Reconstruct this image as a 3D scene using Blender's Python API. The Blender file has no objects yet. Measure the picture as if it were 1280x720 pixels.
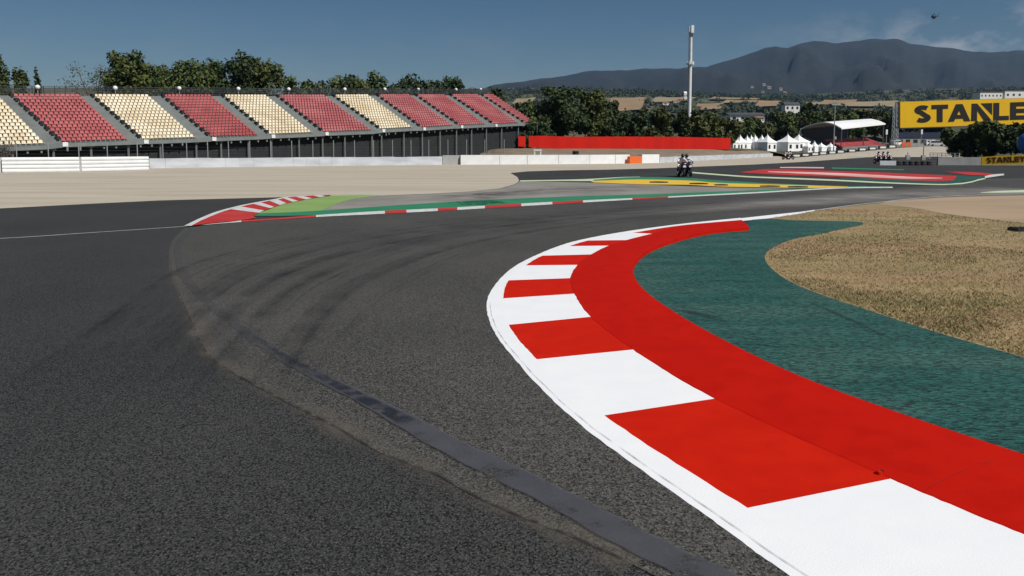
import bpy, bmesh, math, random
import numpy as np
from mathutils import Vector, Matrix
from mathutils.geometry import delaunay_2d_cdt

sc = bpy.context.scene
C = sc.collection
R = math.radians

# ------------------------------------------------------------------ camera
FPX = 995.6            # focal length in pixels of a 1280 wide picture
HZ = 186.0             # image row of the horizon
EYE = 1.65
PIT = R(5)
YC = HZ + FPX * math.tan(PIT)
cam = bpy.data.cameras.new("camera")
cam.sensor_width = 36.0
cam.lens = 36.0 * FPX / 1280.0
cam.shift_y = -(360.0 - YC) / 1280.0
cam.clip_start, cam.clip_end = 0.05, 20000
camo = bpy.data.objects.new("camera", cam)
C.objects.link(camo)
camo.location = (0, 0, EYE)
camo.rotation_euler = (R(90) - PIT, 0, 0)
sc.camera = camo

# ------------------------------------------------------------------ light
SUN_AZ, SUN_EL = R(130), R(48)       # azimuth clockwise from the view direction (+Y)
world = bpy.data.worlds.new("World")
sc.world = world
world.use_nodes = True
wn, wl = world.node_tree.nodes, world.node_tree.links
wn.clear()
wo = wn.new("ShaderNodeOutputWorld")
bg = wn.new("ShaderNodeBackground")
sky = wn.new("ShaderNodeTexSky")
sky.sky_type = 'NISHITA'
sky.sun_disc = False
sky.sun_elevation, sky.sun_rotation = SUN_EL, SUN_AZ
sky.altitude = 300
sky.air_density, sky.dust_density, sky.ozone_density = 1.0, 0.6, 2.0
hs = wn.new("ShaderNodeHueSaturation")
hs.inputs['Saturation'].default_value = 1.28
hs.inputs['Value'].default_value = 0.68
gm = wn.new("ShaderNodeMix"); gm.data_type = 'RGBA'; gm.blend_type = 'MIX'
gm.inputs[7].default_value = (6.2, 6.4, 6.9, 1)
# thin clouds low over the ridge on the right (a patch of the sky, by direction)
tc = wn.new("ShaderNodeTexCoord")
mp = wn.new("ShaderNodeMapping"); mp.inputs['Scale'].default_value = (9, 9, 17)
nz = wn.new("ShaderNodeTexNoise"); nz.inputs['Scale'].default_value = 1.6; nz.inputs['Detail'].default_value = 6; nz.inputs['Roughness'].default_value = .62
cr = wn.new("ShaderNodeMapRange"); cr.inputs[1].default_value = .48; cr.inputs[2].default_value = .68
sx = wn.new("ShaderNodeSeparateXYZ")
hi = wn.new("ShaderNodeMapRange"); hi.inputs[1].default_value = .165; hi.inputs[2].default_value = .125; hi.clamp = True
xr = wn.new("ShaderNodeMapRange"); xr.inputs[1].default_value = .28; xr.inputs[2].default_value = .50; xr.inputs[3].default_value = .08
m1 = wn.new("ShaderNodeMath"); m1.operation = 'MULTIPLY'
m2 = wn.new("ShaderNodeMath"); m2.operation = 'MULTIPLY'
m3 = wn.new("ShaderNodeMath"); m3.operation = 'MULTIPLY'; m3.inputs[1].default_value = .8
wl.new(tc.outputs['Generated'], mp.inputs[0]); wl.new(mp.outputs[0], nz.inputs[0]); wl.new(nz.outputs[0], cr.inputs[0])
wl.new(tc.outputs['Generated'], sx.inputs[0]); wl.new(sx.outputs[2], hi.inputs[0]); wl.new(sx.outputs[0], xr.inputs[0])
wl.new(cr.outputs[0], m1.inputs[0]); wl.new(hi.outputs[0], m1.inputs[1]); wl.new(m1.outputs[0], m2.inputs[0]); wl.new(xr.outputs[0], m2.inputs[1])
wl.new(m2.outputs[0], m3.inputs[0]); wl.new(m3.outputs[0], gm.inputs[0])
wl.new(sky.outputs[0], hs.inputs['Color']); wl.new(hs.outputs[0], gm.inputs[6]); wl.new(gm.outputs[2], bg.inputs[0])
bg.inputs[1].default_value = 0.05
wl.new(bg.outputs[0], wo.inputs[0])

sl = bpy.data.lights.new("sun", 'SUN')
sl.energy = 4.2
sl.angle = R(0.53)
sl.color = (1.0, .965, .91)
so = bpy.data.objects.new("sun", sl)
C.objects.link(so)
sdir = Vector((math.sin(SUN_AZ) * math.cos(SUN_EL), math.cos(SUN_AZ) * math.cos(SUN_EL), math.sin(SUN_EL)))
so.rotation_euler = sdir.to_track_quat('Z', 'Y').to_euler()
so.location = (30, -30, 60)

sc.view_settings.view_transform = 'Standard'
sc.view_settings.look = 'None'
sc.view_settings.gamma = 1
sc.view_settings.exposure = 0.25
sc.cycles.use_denoising = True
sc.cycles.max_bounces = 5
sc.cycles.transparent_max_bounces = 24
sc.cycles.volume_bounces = 0

# ------------------------------------------------------------------ pixel <-> place helpers (surveying only)
_F = Vector((0, math.cos(PIT), -math.sin(PIT)))
_U = Vector((0, math.sin(PIT), math.cos(PIT)))
_O = Vector((0, 0, EYE))
def ray(px, py):
    return _F + _U * ((YC - py) / FPX) + Vector(((px - 640) / FPX, 0, 0))
def G(px, py, z=0.0):
    d = ray(px, py)
    return _O + d * ((z - EYE) / d.z)
def A(px, py, Y):
    d = ray(px, py)
    return _O + d * (Y / d.y)
def smooth(pts, n=6, closed=False):
    P = [Vector(p) for p in pts]
    out = []
    N = len(P)
    for i in range(N if closed else N - 1):
        if closed:
            a, b, c, d = P[(i - 1) % N], P[i], P[(i + 1) % N], P[(i + 2) % N]
        else:
            b, c = P[i], P[i + 1]
            a = P[i - 1] if i else b * 2 - c
            d = P[i + 2] if i + 2 < N else c * 2 - b
        # centripetal Catmull-Rom
        t0 = 0.; t1 = t0 + max(1e-6, (b - a).length ** .5); t2 = t1 + max(1e-6, (c - b).length ** .5); t3 = t2 + max(1e-6, (d - c).length ** .5)
        for k in range(n):
            t = t1 + (t2 - t1) * k / n
            A1 = a * ((t1 - t) / (t1 - t0)) + b * ((t - t0) / (t1 - t0))
            A2 = b * ((t2 - t) / (t2 - t1)) + c * ((t - t1) / (t2 - t1))
            A3 = c * ((t3 - t) / (t3 - t2)) + d * ((t - t2) / (t3 - t2))
            B1 = A1 * ((t2 - t) / (t2 - t0)) + A2 * ((t - t0) / (t2 - t0))
            B2 = A2 * ((t3 - t) / (t3 - t1)) + A3 * ((t - t1) / (t3 - t1))
            out.append(B1 * ((t2 - t) / (t2 - t1)) + B2 * ((t - t1) / (t2 - t1)))
    if not closed:
        out.append(P[-1])
    return out
def lerp_tab(x, tab):
    if x <= tab[0][0]: return tab[0][1]
    for (x0, y0), (x1, y1) in zip(tab, tab[1:]):
        if x <= x1: return y0 + (y1 - y0) * (x - x0) / (x1 - x0)
    return tab[-1][1]

# ------------------------------------------------------------------ materials
def mat(name, col, rough=.8, col2=None, scale=4., detail=4., lo=.35, hi=.65, speck=None, speck_scale=60., speck_lo=.58, speck_hi=.7,
        bump=0., bump_scale=80., metallic=0., stretch=None, alpha=None, spec=.5, coord='Object', col3=None, scale3=.3, voro=None):
    m = bpy.data.materials.new(name)
    m.use_nodes = True
    n, l = m.node_tree.nodes, m.node_tree.links
    b = n['Principled BSDF']
    b.inputs['Roughness'].default_value = rough
    b.inputs['Metallic'].default_value = metallic
    b.inputs['Specular IOR Level'].default_value = spec
    t = n.new('ShaderNodeTexCoord')
    src = t.outputs[coord]
    if stretch:
        q = n.new('ShaderNodeMapping'); q.inputs['Scale'].default_value = stretch
        l.new(src, q.inputs[0]); src = q.outputs[0]
    def noise(sc_, det, a, c):
        z = n.new('ShaderNodeTexNoise'); z.inputs['Scale'].default_value = sc_; z.inputs['Detail'].default_value = det
        l.new(src, z.inputs['Vector'])
        r = n.new('ShaderNodeMapRange'); r.inputs[1].default_value = a; r.inputs[2].default_value = c
        l.new(z.outputs[0], r.inputs[0])
        return r.outputs[0]
    def mixc(fac, a, c):
        x = n.new('ShaderNodeMix'); x.data_type = 'RGBA'
        l.new(fac, x.inputs[0])
        if isinstance(a, tuple): x.inputs[6].default_value = (*a, 1)
        else: l.new(a, x.inputs[6])
        if isinstance(c, tuple): x.inputs[7].default_value = (*c, 1)
        else: l.new(c, x.inputs[7])
        return x.outputs[2]
    out = None
    if col2 is not None: out = mixc(noise(scale, detail, lo, hi), col, col2)
    if col3 is not None: out = mixc(noise(scale3, 3, .42, .62), out if out is not None else col, col3)
    if voro is not None:
        v = n.new('ShaderNodeTexVoronoi'); v.inputs['Scale'].default_value = voro[0]
        l.new(src, v.inputs['Vector'])
        sp = n.new('ShaderNodeSeparateColor'); l.new(v.outputs['Color'], sp.inputs[0])
        r = n.new('ShaderNodeMapRange'); r.inputs[1].default_value = 0; r.inputs[2].default_value = 1
        r.inputs[3].default_value = voro[1]; r.inputs[4].default_value = voro[2]
        l.new(sp.outputs[0], r.inputs[0])
        x = n.new('ShaderNodeMix'); x.data_type = 'RGBA'; x.blend_type = 'MULTIPLY'; x.inputs[0].default_value = 1
        if out is None: x.inputs[6].default_value = (*col, 1)
        else: l.new(out, x.inputs[6])
        l.new(r.outputs[0], x.inputs[7]); out = x.outputs[2]
    if speck is not None: out = mixc(noise(speck_scale, 2, speck_lo, speck_hi), out if out is not None else col, speck)
    if out is None: b.inputs['Base Color'].default_value = (*col, 1)
    else: l.new(out, b.inputs['Base Color'])
    if bump:
        z = n.new('ShaderNodeTexNoise'); z.inputs['Scale'].default_value = bump_scale; z.inputs['Detail'].default_value = 3
        l.new(src, z.inputs['Vector'])
        u = n.new('ShaderNodeBump'); u.inputs['Strength'].default_value = bump; u.inputs['Distance'].default_value = .01
        l.new(z.outputs[0], u.inputs['Height']); l.new(u.outputs[0], b.inputs['Normal'])
    if alpha is not None:      # (scale, lo, hi, strength, detail): worn, broken paint or rubber; the gaps let the surface below show
        a = noise(alpha[0], alpha[4] if len(alpha) > 4 else 4, alpha[1], alpha[2])
        k = n.new('ShaderNodeMath'); k.operation = 'MULTIPLY'; k.inputs[1].default_value = alpha[3]
        l.new(a, k.inputs[0])
        ua = n.new('ShaderNodeAttribute'); ua.attribute_name = 'fade'
        k2 = n.new('ShaderNodeMath'); k2.operation = 'MULTIPLY'
        l.new(k.outputs[0], k2.inputs[0]); l.new(ua.outputs['Fac'], k2.inputs[1])
        l.new(k2.outputs[0], b.inputs['Alpha'])
    return m

# ------------------------------------------------------------------ object helpers
def tag(o, label=None, cat=None, group=None, kind=None):
    if label: o['label'] = label
    if cat: o['category'] = cat
    if group: o['group'] = group
    if kind: o['kind'] = kind
    return o
def thing(name, label, cat, loc=(0, 0, 0), rz=0., group=None):
    o = bpy.data.objects.new(name, None)
    o.empty_display_size = .3
    C.objects.link(o)
    o.location = loc
    o.rotation_euler = (0, 0, rz)
    return tag(o, label, cat, group)
def copy_tree(o, parent=None):
    c = o.copy()
    C.objects.link(c)
    if parent is not None:
        c.parent = parent
    for ch in list(o.children):
        copy_tree(ch, c)
    return c

class MB:
    def __init__(s):
        s.v, s.f, s.m = [], [], []
        s.cur = 0
    def face(s, pts):
        i = len(s.v)
        s.v += [tuple(p) for p in pts]
        s.f.append(tuple(range(i, i + len(pts)))); s.m.append(s.cur)
    def raw(s, vs, fs):
        i = len(s.v)
        s.v += [tuple(p) for p in vs]
        for q in fs:
            s.f.append(tuple(a + i for a in q)); s.m.append(s.cur)
    def hexa(s, b, t):          # four bottom corners, four top corners (counter-clockwise from above)
        s.raw(list(b) + list(t), [(3, 2, 1, 0), (4, 5, 6, 7), (0, 1, 5, 4), (1, 2, 6, 5), (2, 3, 7, 6), (3, 0, 4, 7)])
    def box(s, c, d, rz=0., M=None):
        x, y, z = d[0] / 2, d[1] / 2, d[2] / 2
        P = [Vector(p) for p in ((-x, -y, -z), (x, -y, -z), (x, y, -z), (-x, y, -z), (-x, -y, z), (x, -y, z), (x, y, z), (-x, y, z))]
        if M is None:
            M = Matrix.Rotation(rz, 3, 'Z')
        P = [M @ p + Vector(c) for p in P]
        s.hexa(P[:4], P[4:])
    def bar(s, p0, p1, w, h):
        p0, p1 = Vector(p0), Vector(p1)
        d = p1 - p0
        if d.length < 1e-6: return
        d.normalize()
        up = Vector((0, 0, 1)) if abs(d.z) < .95 else Vector((0, 1, 0))
        a = d.cross(up).normalized() * (w / 2)
        b = a.cross(d).normalized() * (h / 2)
        s.hexa([p0 - a - b, p0 + a - b, p1 + a - b, p1 - a - b], [p0 - a + b, p0 + a + b, p1 + a + b, p1 - a + b])
    def tube(s, pts, rad, n=8, cap=True):
        P = [Vector(p) for p in pts]
        if not isinstance(rad, (list, tuple)): rad = [rad] * len(P)
        rings = []
        d0 = (P[1] - P[0]).normalized()
        up = Vector((0, 0, 1)) if abs(d0.z) < .9 else Vector((1, 0, 0))
        a = d0.cross(up).normalized()
        vs, fs = [], []
        for i, p in enumerate(P):
            d = ((P[i + 1] if i + 1 < len(P) else p) - (P[i - 1] if i else p)).normalized()
            a = (a - d * a.dot(d)).normalized()
            b = d.cross(a)
            for k in range(n):
                t = 2 * math.pi * k / n
                vs.append(p + (a * math.cos(t) + b * math.sin(t)) * rad[i])
        for i in range(len(P) - 1):
            for k in range(n):
                fs.append((i * n + k, i * n + (k + 1) % n, (i + 1) * n + (k + 1) % n, (i + 1) * n + k))
        if cap:
            fs.append(tuple(range(n))[::-1]); fs.append(tuple(range((len(P) - 1) * n, len(P) * n)))
        s.raw(vs, fs)
    def ball(s, c, r, nu=12, nv=8):
        if not isinstance(r, (tuple, list)): r = (r, r, r)
        vs, fs = [], []
        for j in range(nv + 1):
            ph = math.pi * j / nv
            for i in range(nu):
                th = 2 * math.pi * i / nu
                vs.append((c[0] + r[0] * math.sin(ph) * math.cos(th), c[1] + r[1] * math.sin(ph) * math.sin(th), c[2] - r[2] * math.cos(ph)))
        for j in range(nv):
            for i in range(nu):
                fs.append((j * nu + i, j * nu + (i + 1) % nu, (j + 1) * nu + (i + 1) % nu, (j + 1) * nu + i))
        s.raw(vs, fs)
    def loft(s, rings, cap=True):
        n = len(rings[0])
        vs = [p for r in rings for p in r]
        fs = []
        for i in range(len(rings) - 1):
            for k in range(n):
                fs.append((i * n + k, i * n + (k + 1) % n, (i + 1) * n + (k + 1) % n, (i + 1) * n + k))
        if cap:
            fs.append(tuple(range(n))[::-1]); fs.append(tuple(range((len(rings) - 1) * n, len(rings) * n)))
        s.raw(vs, fs)
    def build(s, name, mats, parent=None, shade=False, merge=False):
        me = bpy.data.meshes.new(name)
        me.from_pydata(s.v, [], s.f)
        if not isinstance(mats, (list, tuple)): mats = [mats]
        for q in mats: me.materials.append(q)
        if len(mats) > 1: me.polygons.foreach_set('material_index', s.m)
        if merge or shade:
            bm = bmesh.new(); bm.from_mesh(me)
            bmesh.ops.remove_doubles(bm, verts=bm.verts, dist=1e-5)
            bmesh.ops.recalc_face_normals(bm, faces=bm.faces)
            bm.to_mesh(me); bm.free()
        if shade:
            me.polygons.foreach_set('use_smooth', [True] * len(me.polygons))
        me.update()
        o = bpy.data.objects.new(name, me)
        C.objects.link(o)
        if parent is not None: o.parent = parent
        return o

def sheet(name, pts, material, label, kind='structure', cat=None, z=None):
    """a flat paved or painted area from its outline"""
    zz = pts[0].z if hasattr(pts[0], 'z') else pts[0][2]
    P2 = []
    for p in pts:
        q = Vector((p[0], p[1]))
        if not P2 or (q - P2[-1]).length > 1e-3: P2.append(q)
    res = delaunay_2d_cdt(P2, [], [list(range(len(P2)))], 1, 1e-5)
    me = bpy.data.meshes.new(name)
    fcs = []
    for f in res[2]:
        a, b, c = [res[0][i] for i in f[:3]]
        fcs.append(list(f) if (b - a).cross(c - a) > 0 else list(f)[::-1])
    me.from_pydata([(v.x, v.y, zz) for v in res[0]], [], fcs)
    me.materials.append(material)
    o = bpy.data.objects.new(name, me)
    C.objects.link(o)
    return tag(o, label, cat, None, kind)

def strip_mesh(name, left, right, mats, mi=None, fade=None):
    """a ribbon between two equally long point lists"""
    n = len(left)
    me = bpy.data.meshes.new(name)
    vs = [tuple(p) for p in left] + [tuple(p) for p in right]
    fs = []
    for i in range(n - 1):
        q = (i, i + 1, n + i + 1, n + i)
        a, b, c = Vector(vs[q[0]]), Vector(vs[q[1]]), Vector(vs[q[2]])
        if (b - a).cross(c - a).z < 0: q = q[::-1]
        fs.append(q)
    me.from_pydata(vs, [], fs)
    if not isinstance(mats, (list, tuple)): mats = [mats]
    for m in mats: me.materials.append(m)
    if mi: me.polygons.foreach_set('material_index', mi)
    if fade is not None:
        at = me.attributes.new('fade', 'FLOAT', 'POINT')
        at.data.foreach_set('value', list(fade) + list(fade))
    o = bpy.data.objects.new(name, me)
    C.objects.link(o)
    return o
def ribbon(name, line, width, material, fade=None, prof=((-.5, 1), (.5, 1))):
    n = len(line)
    V, F, D = [], [], []
    m = len(prof)
    for i, p in enumerate(line):
        d = (line[min(i + 1, n - 1)] - line[max(i - 1, 0)])
        nrm = Vector((-d.y, d.x, 0)).normalized()
        w = width[i] if isinstance(width, (list, tuple)) else width
        for off, fd in prof:
            V.append(tuple(p + nrm * (off * w))); D.append(fd * (fade[i] if fade is not None else 1.))
    for i in range(n - 1):
        for j in range(m - 1):
            F.append((i * m + j + 1, i * m + j, (i + 1) * m + j, (i + 1) * m + j + 1))
    me = bpy.data.meshes.new(name)
    me.from_pydata(V, [], F)
    me.materials.append(material)
    me.attributes.new('fade', 'FLOAT', 'POINT').data.foreach_set('value', D)
    o = bpy.data.objects.new(name, me)
    C.objects.link(o)
    return o
SOFT = ((-.5, 0), (-.3, .6), (-.12, 1), (.12, 1), (.3, .6), (.5, 0))
SEALP = ((-.5, 0), (-.42, 1), (.42, 1), (.5, 0))

# ------------------------------------------------------------------ palette
M = {}
M['asphalt'] = mat('dark asphalt', (.0205, .0205, .0198), .8, (.031, .0305, .029), scale=.35, detail=5, speck=(.105, .102, .094), speck_scale=105., speck_lo=.55, speck_hi=.70, bump=.5, bump_scale=170., voro=(115., .02, 2.15), spec=.25, stretch=(1, .7, 1))
M['track'] = mat('worn track asphalt', (.034, .0325, .0290), .75, (.052, .049, .043), scale=.45, detail=5, speck=(.145, .137, .12), speck_scale=105., speck_lo=.55, speck_hi=.70, bump=.5, bump_scale=170., voro=(115., .08, 2.0), spec=.35, stretch=(1, .7, 1))
M['film'] = mat('pale film on asphalt', (.25, .235, .215), .9, alpha=(.6, .05, .75, .85, 5.))
M['runoff'] = mat('pale run-off asphalt', (.18, .168, .148), .9, (.24, .225, .20), scale=.5, bump=.4)
M['rubber'] = mat('tyre rubber marks', (.02, .02, .022), .7, alpha=(1.1, .30, .70, .24, 5.))
M['seal'] = mat('tar seal', (.064, .064, .072), .6, (.080, .080, .088), scale=5., alpha=(5., .22, .42, .75, 4.), bump=.15, bump_scale=60.)
M['seal_dark'] = mat('fresh tar seal', (.017, .018, .024), .5, alpha=(9., .36, .56, .85, 4.))
M['crack'] = mat('joint crack', (.020, .018, .016), .95, alpha=(11., .42, .60, .8, 4.))
M['stain'] = mat('dark stain', (.012, .022, .022), .9, alpha=(4., .25, .65, .7, 5.))
M['dust'] = mat('dust along the joint', (.17, .145, .115), .95, alpha=(3., .25, .75, .50, 6.))
M['gravel'] = mat('pale gravel', (.40, .355, .275), .95, (.47, .42, .33), scale=.25, speck=(.30, .26, .20), speck_scale=22., bump=.8, bump_scale=30., col3=(.37, .32, .245), scale3=.5, stretch=(.22, 1.3, 1))
M['redband'] = mat('slope shaded red kerb paint', (.44, .0068, .0016), .8, (.47, .0085, .002), scale=2.5, detail=6, speck=(.38, .006, .0015), speck_scale=140., bump=.2, bump_scale=160., spec=.06, col3=(.41, .006, .0015), scale3=5.)  # darker red paints in the shade on the tilted back band
M['red'] = mat('red kerb paint', (.49, .0105, .0022), .75, (.515, .013, .003), scale=2.5, detail=6, speck=(.43, .009, .002), speck_scale=140., bump=.15, bump_scale=160., spec=.06, col3=(.46, .010, .002), scale3=4.)
M['white'] = mat('white kerb paint', (.80, .80, .80), .6, (.76, .77, .78), scale=3., speck=(.70, .70, .70), speck_scale=120., speck_lo=.66, speck_hi=.8, bump=.15, bump_scale=150., spec=.3)
M['line'] = mat('worn white line', (.62, .62, .60), .7, (.45, .45, .44), scale=6.)
M['thinline'] = mat('faded white line', (.42, .42, .41), .8, (.30, .30, .30), scale=5.)
M['green'] = mat('dark green painted asphalt', (.011, .062, .054), .85, (.020, .078, .066), scale=1.2, detail=6, speck=(.008, .040, .035), speck_scale=80., bump=.9, bump_scale=90., voro=(48., .2, 1.85), col3=(.034, .088, .074), scale3=.8, stretch=(.6, 1.8, 1), spec=.25)
M['green2'] = mat('bright green kerb paint', (.016, .165, .075), .7, (.022, .19, .09), scale=1.)
M['lime'] = mat('lime green painted run-off', (.18, .29, .075), .8, (.21, .32, .095), scale=.7)
M['paleline'] = mat('pale green line', (.42, .52, .30), .8, (.50, .56, .38), scale=1.5)
M['yellow'] = mat('yellow kerb paint', (.72, .40, .02), .65, (.66, .46, .05), scale=.6)
M['black'] = mat('black rubber', (.012, .012, .013), .6)
M['redfar'] = mat('faded red paint', (.38, .022, .020), .75, (.44, .045, .040), scale=.6, detail=6, spec=.2)
M['pink'] = mat('pale red paint', (.62, .26, .23), .6, (.78, .52, .48), scale=.5, detail=6, stretch=(.5, 1.5, 1))
M['earth'] = mat('dry earth', (.22, .165, .11), .95, (.15, .12, .075), scale=.5, detail=6, bump=.7, bump_scale=12.)
M['dirt'] = mat('bare dusty ground', (.36, .255, .165), .95, (.29, .21, .13), scale=.3, detail=6, stretch=(1, 2.4, 1), bump=.6, bump_scale=15.)
M['strawground'] = mat('dry grass ground', (.30, .215, .11), .95, (.20, .165, .065), scale=.7, detail=7, lo=.40, hi=.60, col3=(.30, .185, .10), scale3=.28, speck=(.17, .11, .055), speck_scale=22., bump=.9, bump_scale=40., stretch=(.6, 1.5, 1))
M['ground'] = mat('scrubby ground', (.14, .12, .06), .95, (.08, .085, .035), scale=.05, detail=6)
M['concrete'] = mat('grey concrete', (.33, .33, .32), .85, (.26, .26, .26), scale=1.2, bump=.2, bump_scale=20.)
M['stepgrey'] = mat('grey steps', (.185, .20, .195), .85, (.15, .165, .16), scale=1.)
M['darkpanel'] = mat('black netting', (.010, .012, .013), .9, (.016, .018, .018), scale=1.)
M['steel'] = mat('galvanised steel', (.34, .36, .37), .5, (.28, .30, .31), scale=2., metallic=.4)
M['darksteel'] = mat('dark steel', (.05, .055, .06), .6)
M['seatred'] = mat('red plastic seat', (.34, .048, .050), .6, (.26, .036, .040), scale=1.6, detail=5, col3=(.38, .075, .075), scale3=.35)
M['seatpink'] = mat('sun-faded red plastic seat', (.38, .090, .095), .6, (.31, .068, .075), scale=1.6, detail=5, col3=(.42, .13, .13), scale3=.35)
M['seatcream'] = mat('cream plastic seat', (.66, .55, .37), .6, (.55, .44, .28), scale=1.6, detail=5, col3=(.70, .61, .45), scale3=.35)
M['whiteplastic'] = mat('white plastic', (.74, .75, .75), .5, (.66, .67, .67), scale=1.3)
M['bluewhite'] = mat('grey white barrier', (.52, .54, .57), .6, (.38, .40, .44), scale=.9, detail=6, stretch=(.5, .5, 2.))
M['orange'] = mat('orange board', (.66, .12, .015), .6, (.72, .13, .02), scale=2.)
M['banner'] = mat('red banner cloth', (.46, .012, .005), .8, (.38, .010, .005), scale=.4, stretch=(1, 1, .3), spec=.15)
M['tent'] = mat('white tent canvas', (.86, .86, .84), .7, (.78, .79, .79), scale=.6)
M['mastwhite'] = mat('pale painted steel', (.66, .67, .66), .45, (.58, .59, .59), scale=1.)
M['signyellow'] = mat('yellow sign', (.93, .55, .006), .5, (.90, .52, .006), scale=.5)
M['ink'] = mat('black lettering', (.010, .008, .008), .6)
M['inkred'] = mat('dark brown lettering', (.06, .010, .006), .6)
M['navy'] = mat('navy panel', (.010, .017, .050), .6)
M['blue'] = mat('blue fabric', (.012, .12, .38), .5)
M['roofwhite'] = mat('white roof sheet', (.82, .82, .80), .5, (.76, .76, .75), scale=.3)
M['leaf'] = mat('dark green leaves', (0.0468, 0.0650, 0.0169), .75, (0.0780, 0.0962, 0.0234), scale=.55, lo=.4, hi=.6, spec=.25)
M['leaf_mid'] = mat('green leaves', (.050, .076, .019), .75, (.076, .098, .027), scale=.55, lo=.4, hi=.6, spec=.25)
M['leaf_deep'] = mat('deep green leaves', (0.0260, 0.0442, 0.0156), .75, (0.0429, 0.0650, 0.0208), scale=.55, lo=.4, hi=.6, spec=.25)
M['leaf_grey'] = mat('grey green leaves', (.085, .105, .065), .75, (.060, .078, .045), scale=.7, spec=.25)
M['leaf_dry'] = mat('brownish green leaves', (0.0780, 0.0806, 0.0234), .75, (0.0572, 0.0650, 0.0208), scale=.5, spec=.25)
M['twig'] = mat('bare twigs', (.10, .095, .085), .9)
M['bark'] = mat('bark', (.10, .075, .05), .9, (.06, .045, .03), scale=6.)
M['woods'] = mat('far woodland', (.022, .034, .014), .9, (.034, .046, .017), scale=.02)
M['hill'] = mat('hill scrub', (.050, .058, .024), .95, (.026, .040, .017), scale=.012, detail=8, lo=.4, hi=.6, col3=(.12, .10, .05), scale3=.004)
M['mount'] = mat('wooded mountain', (.0020, .0050, .0056), .95, (.0050, .0085, .0080), scale=.009, detail=12, lo=.38, hi=.62, speck=(.026, .027, .026), speck_scale=.014, speck_lo=.62, speck_hi=.74, bump=1., bump_scale=.03)
M['field'] = mat('stubble field', (.29, .185, .095), .95, (.20, .14, .07), scale=.02, detail=6)
M['fieldpale'] = mat('pale dry field', (.30, .23, .13), .95, (.20, .165, .085), scale=.02, detail=6)
M['wallwhite'] = mat('white house wall', (.72, .70, .66), .8)
M['rooftile'] = mat('tile roof', (.30, .12, .07), .9)
M['roofdark'] = mat('dark roof', (.045, .05, .06), .8, (.06, .065, .075), scale=.05)
M['glass'] = mat('dark glass', (.02, .025, .03), .2)
M['leather'] = mat('white leather', (.72, .72, .72), .5, (.60, .60, .62), scale=9.)
M['leatherblack'] = mat('black leather', (.015, .015, .016), .5)
M['fairing'] = mat('dark purple fairing', (.030, .022, .045), .3)
M['chrome'] = mat('bare metal', (.5, .5, .5), .3, metallic=.9)
M['tyre'] = mat('tyre rubber', (.014, .014, .015), .8)
M['redpart'] = mat('red paint', (.5, .03, .02), .4)
M['carwhite'] = mat('white car paint', (.75, .75, .76), .3)
M['straw'] = mat('straw blades', (.42, .30, .145), .9, (.28, .175, .09), scale=1.1, detail=6, lo=.42, hi=.58, col3=(.21, .195, .075), scale3=.55, stretch=(.6, 1.5, 1))
M['grassgreen'] = mat('green blades', (.075, .10, .025), .9, (.15, .14, .045), scale=2.5)

# ================================================================== THE SETTING
# ground: one sheet to the horizon, below everything else
sheet('ground', [(-6000, -400, -.06), (6000, -400, -.06), (6000, 7500, -.06), (-6000, 7500, -.06)], M['ground'], 'scrubby ground stretching to the horizon')

# asphalt base sheet (run-off and far track)
pts = [G(-700, 300), G(-300, 276), G(0, 259), G(200, 249), G(368, 244.5), G(473, 243), G(590, 237), G(625, 231), G(630, 214), G(705, 211), G(760, 210), G(820, 208.5),
       G(937, 204), G(1060, 196.6), G(1094, 194.6), G(1130, 195), G(1290, 203), G(1700, 208)]
pts = [Vector((p.x, p.y, 0)) for p in pts] + [Vector((75, 40, 0)), Vector((40, -20, 0)), Vector((-60, -20, 0))]
sheet('asphalt', pts, M['asphalt'], 'dark asphalt run-off left of the track joint')

# kerb stations: track edge of the white line, inner edge of the line, crease, back edge (heights .006 .012 .03 .075)
ST = [((985, 718), (1075, 718), (1290, 672), (1480, 628)),
      ((884, 645), (935, 635), (1112, 598), (1272, 565)),
      ((718, 524.5), (755, 519), (893, 498), (1020, 478)),
      ((646, 451.7), (671, 449), (791, 437), (907, 426)),
      ((614.5, 408), (636, 406), (738, 396), (837, 386)),
      ((609.3, 374.5), (629, 373), (718, 367), (804, 361)),
      ((622, 352), (636, 350.4), (713, 347.6), (792, 343)),
      ((643, 333), (657, 331.7), (722, 331), (793, 329)),
      ((664.5, 321.5), (678, 319.5), (739, 318), (804, 316.5)),
      ((697, 308), (711.7, 307.6), (761, 307), (820, 307.5)),
      ((721, 300.8), (735, 300.6), (783, 300), (839, 300.6)),
      ((776, 290.2), (791, 290.9), (815, 292), (868, 292.6)),
      ((850, 280.0), (852, 281.6), (855, 282.6), (897, 287.6)),
      ((926, 272.2), (927, 274.8), (927.5, 275.8), (936.5, 284.2))]
ZS = (.006, .012, .030, .075)
cols = [[G(s[k][0], s[k][1], ZS[k]) for s in ST] for k in range(4)]
for k in range(4):            # carry the kerb on past the camera's foot
    c = cols[k]
    d = c[0] - c[1]
    d.z = 0
    c.insert(0, c[0] + d * .8 + Vector((.06, .0, 0)))
    c.insert(0, c[0] + d * 1.0 + Vector((.20, .05, 0)))
NS = 16
cur = [smooth(c, NS) for c in cols]
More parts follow.
